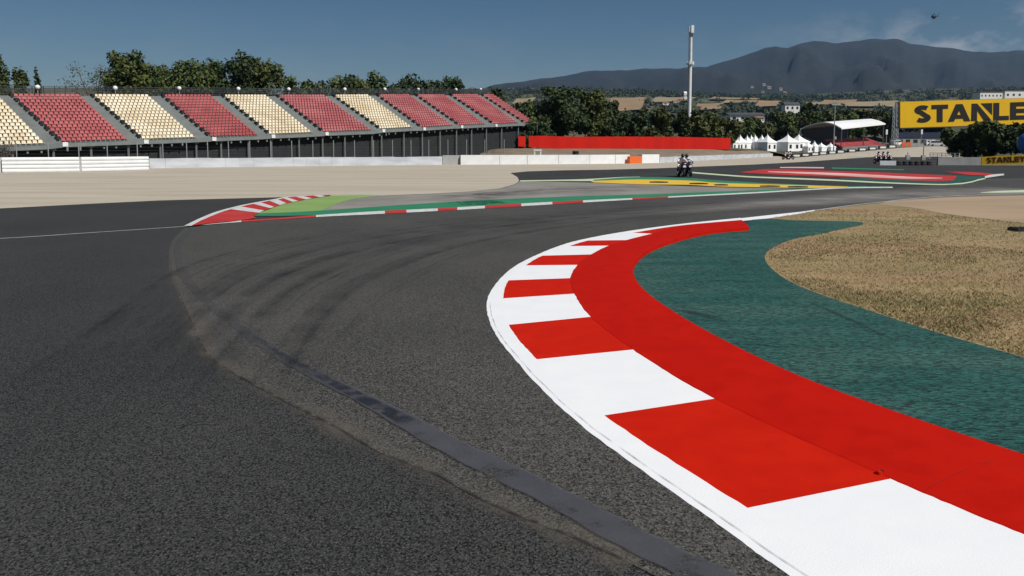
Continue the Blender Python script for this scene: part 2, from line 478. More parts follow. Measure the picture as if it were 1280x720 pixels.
# inserted two stations in front: intervals  0:[red] 1:[white] 2:[white W1] 3:R 4:W ...
colour = [0, 1, 1, 0, 1, 0, 1, 0, 1, 0, 1, 0, 1, 0, 0]      # 1 = white block
mb = MB()
n = len(cur[0])
jr = random.Random(2)
for k in (0, 1, 2):      # hand painted edges wander by a few millimetres
    cur[k] = [p + Vector((jr.uniform(-.004, .004), jr.uniform(-.004, .004), 0)) for p in cur[k]]
for i in range(n - 1):
    o0, i0, r0, k0 = [c[i] for c in cur]
    o1, i1, r1, k1 = [c[i + 1] for c in cur]
    mb.cur = 0; mb.face([o0, i0, i1, o1][::-1])
    g0, g1 = Vector((o0.x, o0.y, -.03)), Vector((o1.x, o1.y, -.03))
    mb.face([g0, o0, o1, g1][::-1])
    mb.cur = 0 if colour[i // NS] else 1
    mb.face([i0, r0, r1, i1][::-1])
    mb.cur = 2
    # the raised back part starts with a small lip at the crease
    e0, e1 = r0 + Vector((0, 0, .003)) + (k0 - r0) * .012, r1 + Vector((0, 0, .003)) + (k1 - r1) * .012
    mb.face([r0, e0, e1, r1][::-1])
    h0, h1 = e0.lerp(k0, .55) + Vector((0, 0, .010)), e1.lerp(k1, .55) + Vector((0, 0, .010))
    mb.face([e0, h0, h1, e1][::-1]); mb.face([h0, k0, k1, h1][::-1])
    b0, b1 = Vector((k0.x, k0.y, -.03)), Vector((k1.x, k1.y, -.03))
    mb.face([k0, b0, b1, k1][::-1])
i0 = n - 1
mb.face([cur[0][i0], cur[1][i0], cur[2][i0], cur[3][i0], Vector((cur[3][i0].x, cur[3][i0].y, -.03)), Vector((cur[0][i0].x, cur[0][i0].y, -.03))])
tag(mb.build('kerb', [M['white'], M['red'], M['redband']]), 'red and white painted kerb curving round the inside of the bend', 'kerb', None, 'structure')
# narrow drain groove inside the white line
gl = [cur[0][i].lerp(cur[1][i], .22) + Vector((0, 0, .0045)) for i in range(0, NS * 7, 2)]
tag(ribbon('kerb_groove', gl, .0055, mat('groove dirt', (.16, .155, .145), .9, alpha=(5., .34, .66, .85, 6.))), 'thin dirty groove along the white edge of the kerb', None, None, 'structure')

# the track surface
seam_px = [(900, 765), (790, 705), (712, 670), (615, 631), (537, 590), (478, 567), (400, 524), (358, 503), (304, 474), (262, 448), (241, 411), (226, 378), (214, 346), (211, 318), (216, 300), (231, 285)]
seam = smooth([G(x, y, .004) for x, y in seam_px], 5)
kb_px = [(235, 282.6), (293.8, 278), (395, 271), (481, 267), (551.6, 263.4), (629.7, 259), (700, 254.5), (820, 247.6), (937, 241.8), (1060, 235.2), (1116, 234.8)]
kb = [Vector((p.x, p.y, .004)) for p in smooth([G(x, y) for x, y in kb_px[1:]], 4)]
rest = [G(x, y, .004) for x, y in [(1180, 231), (1236, 223.4), (1300, 222), (1500, 224), (1500, 244), (1280, 244.5), (1175, 246), (1095, 254), (1019, 263.6)]]
inner = [Vector((p.x, p.y, .004)) for p in cur[1][::-1][::4]]
foot = [Vector((seam[0].x + .5, seam[0].y - 1.5, .004))]
sheet('race_track', seam + kb + rest + inner + [inner[-1] + Vector((.3, -1., 0))] + foot, M['track'], 'worn grey brown asphalt track sweeping round the kerb')

# dust and tar seal along the joint
rng = random.Random(4)
sm = smooth([G(x + 7, y - 2, .008) for x, y in seam_px[1:]], 8)
k = len(sm)
tag(ribbon('dust_band', sm, [.26 + .05 * math.sin(i * .37) + .03 * math.sin(i * .9) for i in range(k)], M['dust'], [min(1, (k - i) / 40) * (.75 + .25 * math.sin(i * .21)) for i in range(k)], SOFT), 'sandy dust lying along the asphalt joint', None, None, 'stuff')
crk = smooth([G(x + 2, y - 1, .010) for x, y in seam_px[1:]], 8)
tag(ribbon('joint_crack', crk, .022, M['crack'], [min(1, (k - i) / 50) for i in range(k)], ((-.5, .3), (0, 1), (.5, .3))), 'thin dark crack along the asphalt joint', None, None, 'structure')
seal_px = [(985, 770), (869, 711), (790, 672), (712, 630), (634, 591), (556, 553), (497.7, 520), (450, 495), (400, 471), (346, 441), (283, 396), (242, 360), (224, 330), (222, 305), (236, 288)]
sp = smooth([G(x, y, .012) for x, y in seal_px], 8)
ws = [.20 if i < 40 else max(.13, .20 - .003 * (i - 40)) for i in range(len(sp))]
ws = [w * (1 + .05 * math.sin(i * 1.1) + .04 * math.sin(i * .43)) for i, w in enumerate(ws)]
tag(ribbon('tar_seal', sp, ws, M['seal'], [1 if i < 50 else max(.3, 1 - (i - 50) / 45) for i in range(len(sp))], SEALP), 'smooth blue grey tar strip sealing the joint in the track', None, None, 'structure')
sd = smooth([G(x, y, .016) for x, y in [(520, 531), (492, 517), (450, 495), (415, 477), (387, 461), (350, 441), (318, 420)]], 8)
k = len(sd)
tag(ribbon('tar_patch', sd, [.13 - .085 * (i / k) for i in range(k)], M['seal_dark'], [min(1, i / 8) * (1 - .75 * (i / k)) for i in range(k)], SEALP), 'black fresh tar patch on the joint in the track', None, None, 'structure')

# tyre marks sweeping through the bend
g1 = [(-60, 520), (100, 412), (250, 322), (450, 284), (700, 263), (1000, 246)]
g2 = [(380, 560), (425, 450), (505, 365), (630, 308), (790, 278), (1000, 257)]
L1, L2 = smooth([G(x, y, .012) for x, y in g1], 12), smooth([G(x, y, .012) for x, y in g2], 12)
rng = random.Random(11)
marks = []
for q in range(130):
    t = rng.random()
    a, b = sorted((rng.uniform(0, 1), rng.uniform(0, 1)))
    if b - a < .25: b = min(1, a + .35)
    i0, i1 = int(a * (len(L1) - 1)), int(b * (len(L1) - 1))
    if i1 - i0 < 6: continue
    dt = rng.uniform(-.10, .10)
    line = []
    for i in range(i0, i1 + 1):
        u = (i - i0) / (i1 - i0)
        tt = min(1, max(0, t + dt * u))
        line.append(L1[i].lerp(L2[i], tt) + Vector((0, 0, .0004 * (q % 9))))
    nn = len(line)
    fd = [min(1, min(j, nn - 1 - j) / (nn * .3)) * rng.uniform(.5, .8) for j in range(nn)]
    w = rng.choice([.05, .06, .08, .10, .12, .2, .3])
    marks.append((line, w, fd))
for q in range(8):        # marks over the pale run-off between the kerbs
    y0 = rng.uniform(0, 1)
    line = smooth([G(430 + 200 * rng.random(), 258 - 8 * y0, .014), G(600, 249 - 9 * y0, .014), G(760, 240 - 9 * y0, .014), G(840 + 100 * rng.random(), 238 - 5 * y0, .014)], 6)
    nn = len(line)
    marks.append((line, rng.choice([.5, .9, 1.4]), [min(1, min(j, nn - 1 - j) / (nn * .3)) for j in range(nn)]))
vs_l, fs_l, fd_l = [], [], []
for line, w, fd in marks:
    base = len(vs_l)
    for i, p in enumerate(line):
        d = line[min(i + 1, len(line) - 1)] - line[max(i - 1, 0)]
        nr = Vector((-d.y, d.x, 0)).normalized()
        for off, f_ in ((-.5, 0), (-.2, 1), (.2, 1), (.5, 0)):
            vs_l.append(tuple(p + nr * w * off)); fd_l.append(fd[i] * f_)
    for i in range(len(line) - 1):
        for j in range(3):
            fs_l.append((base + 4 * i + j + 1, base + 4 * i + j, base + 4 * i + 4 + j, base + 4 * i + 5 + j))
me = bpy.data.meshes.new('tyre_marks'); me.from_pydata(vs_l, [], fs_l); me.materials.append(M['rubber'])
me.attributes.new('fade', 'FLOAT', 'POINT').data.foreach_set('value', fd_l)
o = bpy.data.objects.new('tyre_marks', me); C.objects.link(o)
tag(o, 'dark rubber tyre marks sweeping across the bend', None, None, 'stuff')

tag(ribbon('pale_film', smooth([G(700, 275, .010), G(860, 262, .010), G(1000, 252, .010), G(1100, 245.5, .010), G(1200, 241, .010), G(1320, 238, .010)], 8), [1.0 + .16 * i for i in range(41)], M['film'], [min(1, i / 14) for i in range(41)], SOFT), 'pale film on the far part of the track', None, None, 'stuff')  # soft-edged paler ribbon, widening and fading in towards the right
# edge lines
tag(ribbon('edge_line', smooth([G(-250, 308, .008), G(0, 298, .008), G(120, 290.3, .008), G(234, 282.8, .008)], 8), .075, M['thinline']), 'thin white line running to the far kerb tip', None, None, 'structure')
top = [G(x, y, .012) for x, y in [(922, 273.2), (960, 269), (1000, 264.8), (1019, 262.2)]]
bot = [G(x, y, .012) for x, y in [(922, 276.6), (960, 273), (1000, 267), (1019, 263.4)]]
tag(strip_mesh('edge_line', top, bot, M['white'], fade=[1.] * 4), 'wide white edge line tapering beyond the kerb end', None, None, 'structure')
tag(ribbon('edge_line', smooth([G(1019, 262.8, .012), G(1060, 257.2, .012), G(1095, 253.2, .012), G(1175, 245.6, .012), G(1290, 241.5, .012)], 5), .10, M['thinline']), 'thin pale edge line beside the dry grass', None, None, 'structure')

# right hand side: dry grass, bare dirt, green painted verge
grass_px = [(1019, 263.2), (1060, 258), (1095, 254.2), (1175, 246.6), (1290, 243.5), (1600, 240)]
gp = [G(x, y, .008) for x, y in grass_px] + [Vector((60, 20, .008)), Vector((14, 2.0, .008)), Vector((5.0, 1.0, .008))]
gp += [Vector((p.x, p.y, .008)) for p in (G(1480, 560), G(1100, 450), G(930, 370), G(900, 310), G(950, 274))]
sheet('dry_grass_ground', gp, M['strawground'], 'straw coloured dry ground inside the bend')
dirt_px = [(1097, 254.6), (1175, 247.2), (1285, 244.2), (1600, 241), (1600, 292), (1285, 279), (1232, 273.5), (1180, 267), (1140, 259.5)]
sheet('dirt_ground', smooth([G(x, y, .012) for x, y in dirt_px], 3, True), M['dirt'], 'bare dusty pinkish ground behind the dry grass')
vg_px = [(1700, 560), (1400, 487), (1280, 447), (1205.5, 425.5), (1144.4, 407), (1083.3, 387), (1037.5, 372), (997.7, 356.8), (973.3, 343), (958, 327.7), (956.5, 318.6), (964, 311), (991.6, 298.7), (1031.3, 291), (1062, 284), (1079, 280), (1074, 277.3), (1040, 276.2), (991.6, 275.2), (962, 273.2), (940, 274.6)]
vg = smooth([G(x, y, .014) for x, y in vg_px], 4)
rr = [Vector((p.x, p.y, .014)) for p in [c.lerp(d, .6) for c, d in zip(cur[2], cur[3])][::-1][::3]]
sheet('green_verge', vg + rr, M['green'], 'dark green painted asphalt verge behind the kerb')

for pl, w in (([(838, 385), (862, 390), (890, 396), (905, 402)], .16), ([(842, 303), (870, 306), (895, 310)], .05), ([(895, 322), (925, 328), (945, 334)], .05), ([(1000, 372), (1060, 398), (1130, 430)], .07), ([(880, 350), (930, 352), (965, 356)], .08)):
    ln = smooth([G(x, y, .018) for x, y in pl], 6); k = len(ln)
    tag(ribbon('verge_stain', ln, w, M['stain'], [math.sin(math.pi * i / (k - 1)) for i in range(k)], SOFT), 'dark stain on the green painted verge', None, None, 'stuff')
# left hand gravel trap
gt = [(-700, 302), (-300, 278), (0, 260.5), (100, 255.3), (200, 250.5), (368, 246), (473, 244.7), (540, 242), (590, 239.2), (625, 235.3), (643, 230.5), (649, 226.5), (647, 221.5), (638, 216.2), (660, 214.2), (705, 212.8), (760, 212), (820, 210.4), (880, 208), (937, 205.8), (1000, 202.6), (1060, 198.2), (1090, 196.3),
      (1084, 195), (1050, 196.2), (990, 197.5), (966, 194.5), (890, 198), (823, 202.5), (700, 204), (560, 204.5), (400, 206), (300, 207.5), (187, 209), (0, 212), (-400, 214), (-900, 220)]
sheet('gravel_trap', [G(x, y, .004) for x, y in gt], M['gravel'], 'pale beige gravel trap in front of the white barriers')
lo_ = [(975, 198.6), (990, 198), (1030, 197.2), (1060, 197.0), (1094, 196.2), (1119, 196.4), (1140, 196.2), (1165, 196.4), (1196, 196.6)]
hi_ = [(975, 197, 150), (990, 197, 152), (1020, 194.6, 178), (1055, 191.2, 208), (1090, 188, 238), (1121, 185, 262), (1150, 183.6, 265), (1176, 183.2, 262), (1196, 193.5, 190)]
a_ = smooth([G(x, y, .006) for x, y in lo_], 4); b_ = smooth([A(*q) for q in hi_], 4)
tag(strip_mesh('gravel_bank', a_, b_, M['gravel'], fade=[1.] * len(a_)), 'pale gravel rising to the tyre barriers in the distance', None, None, 'structure')

# far kerb, strips and painted islands
def strip_px(name, topl, botl, m, label, z, n=4):
    a = smooth([G(x, y, z) for x, y in topl], n); b = smooth([G(x, y, z) for x, y in botl], n)
    return tag(strip_mesh(name, a, b, m, fade=[1.] * len(a)), label, None, None, 'structure')
sheet('runoff_area', [G(x, y, .006) for x, y in [(399, 264), (412, 257), (430, 250.5), (454, 245), (473, 245), (540, 242.3), (590, 239.4), (625, 235.5), (643, 231), (650, 226.8), (700, 227.4), (742, 228.4), (804, 230.8), (900, 234), (1000, 236), (1040, 235), (1000, 237.4), (937, 240), (820, 244.4), (700, 249), (590, 254), (473, 261), (399, 266.5)]], M['runoff'], 'pale grey run-off between the two kerbs')
sheet('lime_runoff', [G(x, y, .010) for x, y in [(316, 269), (321, 266.5), (337, 261.5), (354, 254.6), (380, 249.5), (411, 244.6), (454, 243.6), (474, 244.4), (444, 248), (428, 252), (412, 258.5), (399, 264.5), (350, 268)]], M['lime'], 'lime green painted run-off behind the far kerb tip')
gt_px = [(316, 266.8), (355, 265.6), (399, 263.2), (473.4, 258.0), (532, 254.2), (590.6, 250.6), (700, 246), (820, 242.3), (937, 238), (1000, 235.8), (1060, 233), (1083, 232.4)]
kt_px = [(316, 269.8), (355, 269.8), (395, 268.8), (481, 263.4), (551.6, 260.1), (605, 257), (700, 251.7), (820, 246.2), (937, 240.6), (1000, 237.4), (1060, 234.2), (1083, 233.4)]
strip_px('green_strip', gt_px, kt_px, M['green2'], 'bright green painted strip along the far kerb', .014)
# far kerb blocks along the track, alternating red and white
ktp = smooth([G(x, y, .022) for x, y in [(238, 281.6), (262, 277), (290, 275.5), (340, 273), (395, 268.8), (481, 263.4), (551.6, 260.1), (629.7, 255.6), (700, 251.7), (820, 246.2), (937, 240.4), (1060, 234.0), (1116, 233.4)]], 16)
kbp = smooth([G(x, y, .012) for x, y in [(236, 282.6), (262, 280.4), (290, 278.2), (340, 274.8), (395, 271.2), (481, 267), (551.6, 263.4), (629.7, 259), (700, 254.8), (820, 247.9), (937, 242), (1060, 235.4), (1116, 234.8)]], 16)
def px_of(p):
    d = Vector(p) - _O
    w = d.dot(_F)
    return 640 + FPX * d.x / w, YC - FPX * d.dot(_U) / w
edges = [300, 392, 480, 505, 545, 570, 606, 650, 690, 725, 790, 830, 900]
mi = []
for p in ktp[:-1]:
    x = px_of(p)[0]
    kk = sum(x > e for e in edges)
    red = (kk % 2 == 1) if x < 900 else False
    if x < 300: red = False
    mi.append(1 if red else 0)
o = strip_mesh('far_kerb', ktp, kbp, [M['line'], M['redfar']], mi, [1.] * len(ktp))
tag(o, 'low red and white kerb along the outside of the bend', 'kerb', None, 'structure')
# the kerb tip: white curved edge with red and white teeth behind
oc = smooth([G(x, y, .018) for x, y in [(235, 282.4), (252.7, 273.6), (274, 264.8), (299.6, 257.8), (325, 252.6), (346.6, 248.8), (361, 246.2), (385, 244.6), (411, 243.4)]], 8)
ic = smooth([G(x, y, .024) for x, y in [(242, 281.6), (280, 275.5), (316, 269), (330, 263), (343, 258.5), (358, 254), (375, 250.6), (395, 247), (414, 244.4)]], 8)
mi = []
nt = len(oc) - 1
seg = [0, .30, .36, .44, .49, .56, .61, .68, .73, .79, .84, .90, .94, 1.01]
for i in range(nt):
    u = i / nt
    kk = sum(u >= s for s in seg) - 1
    mi.append(1 if kk % 2 == 0 else 0)
o = strip_mesh('far_kerb', oc, ic, [M['line'], M['redfar']], mi, [1.] * len(oc))
tag(o, 'striped red and white kerb tip beside the lime run-off', 'kerb', None, 'structure')
tag(ribbon('far_kerb_line', [p + Vector((0, 0, .004)) for p in oc], .16, M['line']), 'white edge of the far kerb tip', None, None, 'structure')
strip_px('far_kerb_wedge', [(240, 281.5), (256, 273.5), (275, 267.8), (312, 266.6)], [(244, 281.4), (262, 279), (288, 276.6), (320, 272.4)], M['redfar'], 'red painted wedge at the far kerb tip', .030)
# far track: yellow kerb with black humps, green and pale lines, red island
strip_px('pale_line', [(650, 225.4), (700, 224.6), (731, 223.8), (780, 221.2), (800, 220.8)], [(650, 226.8), (700, 226.2), (742, 226.2), (790, 223.4), (800, 222.4)], M['paleline'], 'pale dashed line before the yellow kerb', .010)
strip_px('green_strip', [(742, 224.6), (798, 221.2), (860, 222.6), (898, 225.4), (995, 230.4), (1060, 232.6), (1110, 233.2)], [(742, 226.2), (798, 224.4), (860, 225.8), (898, 228.6), (995, 231.6), (1060, 233.8), (1110, 234.2)], M['green2'], 'green painted strip behind the yellow kerb', .018)
strip_px('yellow_kerb', [(738, 226.2), (800, 224.3), (860, 225.6), (898, 228.5), (960, 230.4), (1014, 231.8), (1060, 233.3)], [(742, 228), (804, 230.4), (860, 231), (898, 233), (960, 234.2), (1014, 235), (1060, 234.5)], M['yellow'], 'yellow kerb between track and grey run-off', .024)
for j, (x0, x1, yy) in enumerate([(812, 835, 227.6), (862, 885, 229.4), (893, 910, 231.0), (950, 975, 232.6), (985, 1010, 233.4)]):
    strip_px('kerb_hump', [(x0, yy - .7), ((x0 + x1) / 2, yy - 1), (x1, yy - .5)], [(x0, yy + .5), ((x0 + x1) / 2, yy + .7), (x1, yy + .7)], M['black'], 'black rubber hump on the yellow kerb', .034)
strip_px('pale_line', [(862, 214.6), (900, 217.6), (937, 220.2), (985, 222), (1040, 224.2), (1118, 228), (1180, 229.6), (1232, 221.8)], [(862, 216.2), (900, 219.2), (937, 221.8), (985, 223.8), (1040, 226), (1118, 229.6), (1180, 231.2), (1232, 223.6)], M['paleline'], 'pale green line along the far red run-off', .010)
strip_px('green_strip', [(1050, 221.5), (1120, 223.5), (1176, 224.5), (1196, 219.4), (1234, 219.8)], [(1050, 224.2), (1118, 228), (1178, 229.8), (1206, 226.6), (1232, 222.2)], M['green'], 'dark green painted tip of the far run-off', .014)
strip_px('red_runoff', [(925, 215.2), (968, 211.2), (1010, 212.6), (1060, 214.2), (1110, 216), (1157, 218), (1195, 219.8)], [(930, 216), (956, 217.4), (1010, 220), (1060, 221.2), (1118, 224.6), (1176, 226.2), (1196, 221)], M['redfar'], 'faded red painted run-off in the far infield', .020)
strip_px('pale_red_band', [(960, 214.2), (1000, 214.8), (1040, 215.9), (1090, 218.2), (1140, 221), (1178, 222.2)], [(960, 215), (1000, 217), (1040, 219), (1090, 221.6), (1140, 223.7), (1178, 223)], M['pink'], 'pale band on the far red run-off', .028)  # paler stripe along the middle of the red area
strip_px('far_kerb', [(1180, 214.8), (1207, 214.8), (1242, 217.2)], [(1190, 215.8), (1212, 218.6), (1236, 219.6)], M['redfar'], 'small red kerb patch at the far run-off tip', .026)
strip_px('far_kerb', [(1231, 220.2), (1242, 217.9), (1255, 217)], [(1231, 222.6), (1244, 220.6), (1255, 219)], M['line'], 'white kerb end at the far run-off tip', .034)
strip_px('pale_line', [(975, 208.8), (1000, 208.6), (1030, 209)], [(975, 210), (1000, 210.2), (1030, 210.4)], M['pink'], 'short pale painted line on the far track', .012)
strip_px('pale_line', [(1040, 209.2), (1090, 210.6), (1130, 211.6)], [(1040, 211), (1090, 212), (1130, 212.8)], M['green2'], 'thin green line on the far track', .012)
strip_px('pale_line', [(1226, 240.4), (1250, 238.6), (1285, 237.4), (1400, 236)], [(1226, 241), (1252, 240.8), (1285, 240.4), (1400, 239)], M['paleline'], 'pale line at the right edge of the track', .012)

# embankment, hills and mountains
Y0T = [(-400, 210), (540, 205), (600, 150), (640, 117), (780, 128), (912, 150), (966, 186), (990, 166), (1020, 184), (1055, 214), (1090, 244), (1121, 268), (1176, 268), (1200, 190), (1226, 112), (1290, 100), (1700, 95)]
Z0T = [(-400, -.1), (540, -.1), (600, 1.2), (640, 1.72), (780, 1.66), (912, 1.52), (966, 1.0), (990, .0), (1020, .1), (1055, .62), (1090, 1.2), (1121, 1.95), (1176, 2.4), (1200, .3), (1226, .25), (1290, .25), (1700, .2)]
def hill_y(Y):                    # image row of the slope seen at distance Y, 350..2300
    return 160 - 42 * (Y - 350) / 1850
def hill_z(px, Y):
    y0, z0 = lerp_tab(px, Y0T), lerp_tab(px, Z0T)
    if Y <= y0: return z0
    if Y < 350:
        t = (Y - y0) / (350 - y0)
        return z0 + (EYE + 26 / FPX * 350 - z0) * t ** 2.6
    return EYE + (HZ - hill_y(Y)) / FPX * Y
def hill_pt(px, Y):
    return Vector(((px - 640) / FPX * Y, Y, hill_z(px, Y)))
pxs = list(range(-400, 1701, 20))
frac = [0, .06, .15, .28, .45, .65, .85]
far = [350, 400, 470, 560, 680, 820, 1000, 1200, 1450, 1700, 1950, 2200, 2320]
rows = []
for fr in frac:
    rows.append([hill_pt(p, lerp_tab(p, Y0T) + (350 - lerp_tab(p, Y0T)) * fr) for p in pxs])
for Y in far:
    rows.append([hill_pt(p, Y) + Vector((0, 0, (Y / 2300) ** 2 * 10 * math.sin(p * .011 + Y * .003))) for p in pxs])
rows.append([Vector((r.x, r.y + 200, -5)) for r in rows[-1]])
vs = [tuple(p) for r in rows for p in r]
nc = len(pxs)
fs = [(i * nc + j, i * nc + j + 1, (i + 1) * nc + j + 1, (i + 1) * nc + j) for i in range(len(rows) - 1) for j in range(nc - 1)]
me = bpy.data.meshes.new('hillside'); me.from_pydata(vs, [], fs); me.materials.append(M['hill'])
me.polygons.foreach_set('use_smooth', [True] * len(fs))
o = bpy.data.objects.new('hillside', me); C.objects.link(o)
tag(o, 'scrubby hillside with fields rising behind the trees', None, None, 'structure')
# earth bank under the red banner
bl = smooth([G(600, 203.5, -.02), G(640, 203.5, -.02), G(700, 203, -.02), G(780, 202.4, -.02), G(823, 202.2, -.02), G(890, 199.0, -.02), G(930, 197.0, -.02), G(966, 195.3, -.02)], 4)
bh = smooth([hill_pt(p, lerp_tab(p, Y0T) + .5) for p in (600, 640, 700, 780, 823, 890, 930, 966)], 4)
bm_ = [p.lerp(q, .35) + Vector((0, 0, .28)) for p, q in zip(bl, bh)]
mb = MB()
for i in range(len(bl) - 1):
    mb.face([bl[i], bl[i + 1], bm_[i + 1], bm_[i]]); mb.face([bm_[i], bm_[i + 1], bh[i + 1], bh[i]])
tag(mb.build('earth_bank', M['earth'], merge=True), 'dry earth bank below the red banner', None, None, 'structure')

ridge = [(300, 150), (480, 135), (560, 124), (600, 113), (620, 107), (664, 101), (693, 98), (727, 91.5), (780, 89), (830, 87), (880, 85.5), (902, 78), (931, 71), (953, 62), (964, 60), (980, 62), (998, 56.7), (1011, 53.3), (1024, 53.8), (1042, 56), (1062, 54.4), (1084, 51), (1115, 52.2), (1129, 57.8), (1151, 59), (1178, 62), (1204, 66), (1251, 67.8), (1258, 65.5), (1290, 65), (1340, 70), (1420, 80), (1550, 95), (1700, 112)]
rng = np.random.RandomState(5)
def fbm(x, y, seed=0):
    v = 0.
    for o_ in range(5):
        f_ = 2 ** o_
        v += math.sin(x * f_ * 1.1 + seed + o_ * 1.7 + 1.3 * math.sin(y * f_ * .9 + o_)) * math.cos(y * f_ * 1.3 + seed * .7 + o_ * 2.1 + math.sin(x * f_ * .7)) / f_
    return v
mpx = [300 + 4 * i for i in range(351)]
mr = []
YR = 5200
for k_ in range(15):
    t = k_ / 12
    row = []
    for p in mpx:
        ry = lerp_tab(p, ridge) + .7 * fbm(p * .09, 1.3, 2.)
        Y = 2350 + (YR - 2350) * min(t, 1) + (900 * (t - 1) * 6 if t > 1 else 0)
        zr = EYE + (HZ - ry) / FPX * YR
        zb = EYE + (HZ - 120) / FPX * 2350 - 40
        if t <= 1:
            e = t ** 1.25
            z = zb + (zr - zb) * e
            amp = math.sin(math.pi * t) * .16 * (zr - zb) + 3 * t
            z += amp * fbm(p * .028 + t * 1.2, t * 3.0 + p * .004) * .9
            if k_ < 12: z = min(z, EYE + (HZ - ry - 1) / FPX * Y)
        else:
            z = zr - (t - 1) * 6 * 350
        row.append(Vector(((p - 640) / FPX * Y, Y, z)))
    mr.append(row)
mb = MB()
nc = len(mpx)
mb.raw([p for r in mr for p in r], [(i * nc + j, i * nc + j + 1, (i + 1) * nc + j + 1, (i + 1) * nc + j) for i in range(len(mr) - 1) for j in range(nc - 1)])
o = mb.build('mountains', M['mount'])
o.data.polygons.foreach_set('use_smooth', [True] * len(o.data.polygons))
tag(o, 'long dark wooded mountain ridge on the skyline', None, None, 'structure')

# fields on the hillside
def field(x0, x1, ytop, ybot, m, label, skew=6):
    def Yof(y): return 350 + (160 - y) / 42 * 1850
    nxx = 8
    a, b = [], []
    for i in range(nxx + 1):
        t = i / nxx
        xa, xb = x0 + skew + (x1 - x0) * t, x0 + (x1 - x0) * t
        for lst, xx, yy in ((a, xa, ytop + .5 * math.sin(t * 5)), (b, xb, ybot + .6 * math.sin(t * 4 + 1))):
            Y = Yof(yy)
            p = hill_pt(xx, Y); p.z += (Y / 2300) ** 2 * 10 * math.sin(xx * .011 + Y * .003) + 2.2 + Y * .0015
            lst.append(p)
    tag(strip_mesh('field', a, b, m, fade=[1.] * (nxx + 1)), label, None, None, 'structure')
FIELDS = [(884, 942, 125.2, 129, 0), (940, 968, 129.5, 139, 0), (864, 898, 135.5, 142, 0), (1021, 1062, 124.6, 133, 0), (1040, 1113, 126.6, 135, 1), (757, 800, 128.6, 141, 0), (812, 862, 128, 133, 1), (900, 940, 130.5, 134, 1), (640, 664, 126.5, 131, 1), (1000, 1020, 130, 136, 1), (1120, 1180, 127, 132, 0), (1300, 1420, 126, 134, 0)]
for i, (x0, x1, ya, yb, k_) in enumerate(FIELDS):
    field(x0, x1, ya, yb, M['fieldpale' if k_ else 'field'], ('pale dry' if k_ else 'tan stubble') + ' field on the far hillside')

# ================================================================== VEGETATION
def leaf_mesh(name, lobes, n, size, mtl, seed, parent, shell=.55):
    r = np.random.RandomState(seed)
    w = np.array([l[3] * l[4] * l[5] for l in lobes]) ** .67
    idx = r.choice(len(lobes), n, p=w / w.sum())
    L = np.array(lobes, float)[idx]
    d = r.normal(size=(n, 3)); d /= np.linalg.norm(d, axis=1)[:, None]
    rad = r.rand(n) ** shell
    P = L[:, :3] + d * rad[:, None] * L[:, 3:6]
    P += r.normal(size=(n, 3)) * size * .35
    nn = d * .9 + r.normal(size=(n, 3)) * .8 + np.array([0, 0, .35]); nn /= np.linalg.norm(nn, axis=1)[:, None]
    t = np.cross(nn, r.normal(size=(n, 3))); t /= np.linalg.norm(t, axis=1)[:, None] + 1e-9
    b = np.cross(nn, t)
    s = size * (.5 + r.rand(n) * .9)
    a1 = t * s[:, None]; b1 = b * (s * (.45 + .5 * r.rand(n)))[:, None]
    V = np.empty((n, 4, 3))
    V[:, 0] = P - a1; V[:, 1] = P - b1 * .9 + a1 * .15 * r.normal(size=(n, 1)); V[:, 2] = P + a1; V[:, 3] = P + b1 * .9 + a1 * .15 * r.normal(size=(n, 1))
    V[:, 0] -= nn * (s * .25)[:, None]; V[:, 2] -= nn * (s * .25)[:, None]
    me = bpy.data.meshes.new(name)
    me.vertices.add(n * 4); me.vertices.foreach_set('co', V.ravel())
    me.loops.add(n * 4); me.loops.foreach_set('vertex_index', np.arange(n * 4))
    me.polygons.add(n); me.polygons.foreach_set('loop_start', np.arange(n) * 4); me.polygons.foreach_set('loop_total', np.full(n, 4))
    me.update(calc_edges=True)
    me.materials.append(mtl)
    o = bpy.data.objects.new(name, me); C.objects.link(o)
    if parent is not None: o.parent = parent
    return o
def crown_lobes(w, h, rng, kind):
    """ellipsoid clumps for a crown of width w standing from its base 0 to height h"""
    lb = []
    if kind == 'cone':
        for i in range(7):
            t = i / 6
            rr_ = w * .5 * (1 - t * .80) * rng.uniform(.85, 1.1)
            lb.append((rng.uniform(-.08, .08) * w, rng.uniform(-.08, .08) * w, h * (.14 + .78 * t), rr_, rr_, h * .13))
    elif kind == 'hedge':
        for i in range(9):
            lb.append((rng.uniform(-.42, .42) * w, rng.uniform(-.3, .3) * w, h * rng.uniform(.2, .78), w * rng.uniform(.16, .26), w * rng.uniform(.16, .26), h * rng.uniform(.16, .26)))
    else:
        lb.append((0, 0, h * .56, w * .40, w * .38, h * .36))
        for i in range(15):
            a_ = i * 2.4 + rng.uniform(-.4, .4)
            q = rng.uniform(.20, .40) * w
            zz = h * rng.uniform(.20, .84)
            s_ = rng.uniform(.15, .22) * w
            lb.append((q * math.cos(a_), q * math.sin(a_), min(zz, h * .98 - s_ * .8), s_, s_, s_ * rng.uniform(.75, 1.0)))
        for i in range(4):
            lb.append((rng.uniform(-.3, .3) * w, rng.uniform(-.1, .1) * w, h * rng.uniform(.82, .92), w * .15, w * .15, h * .08))
    return lb
tcount = [0]
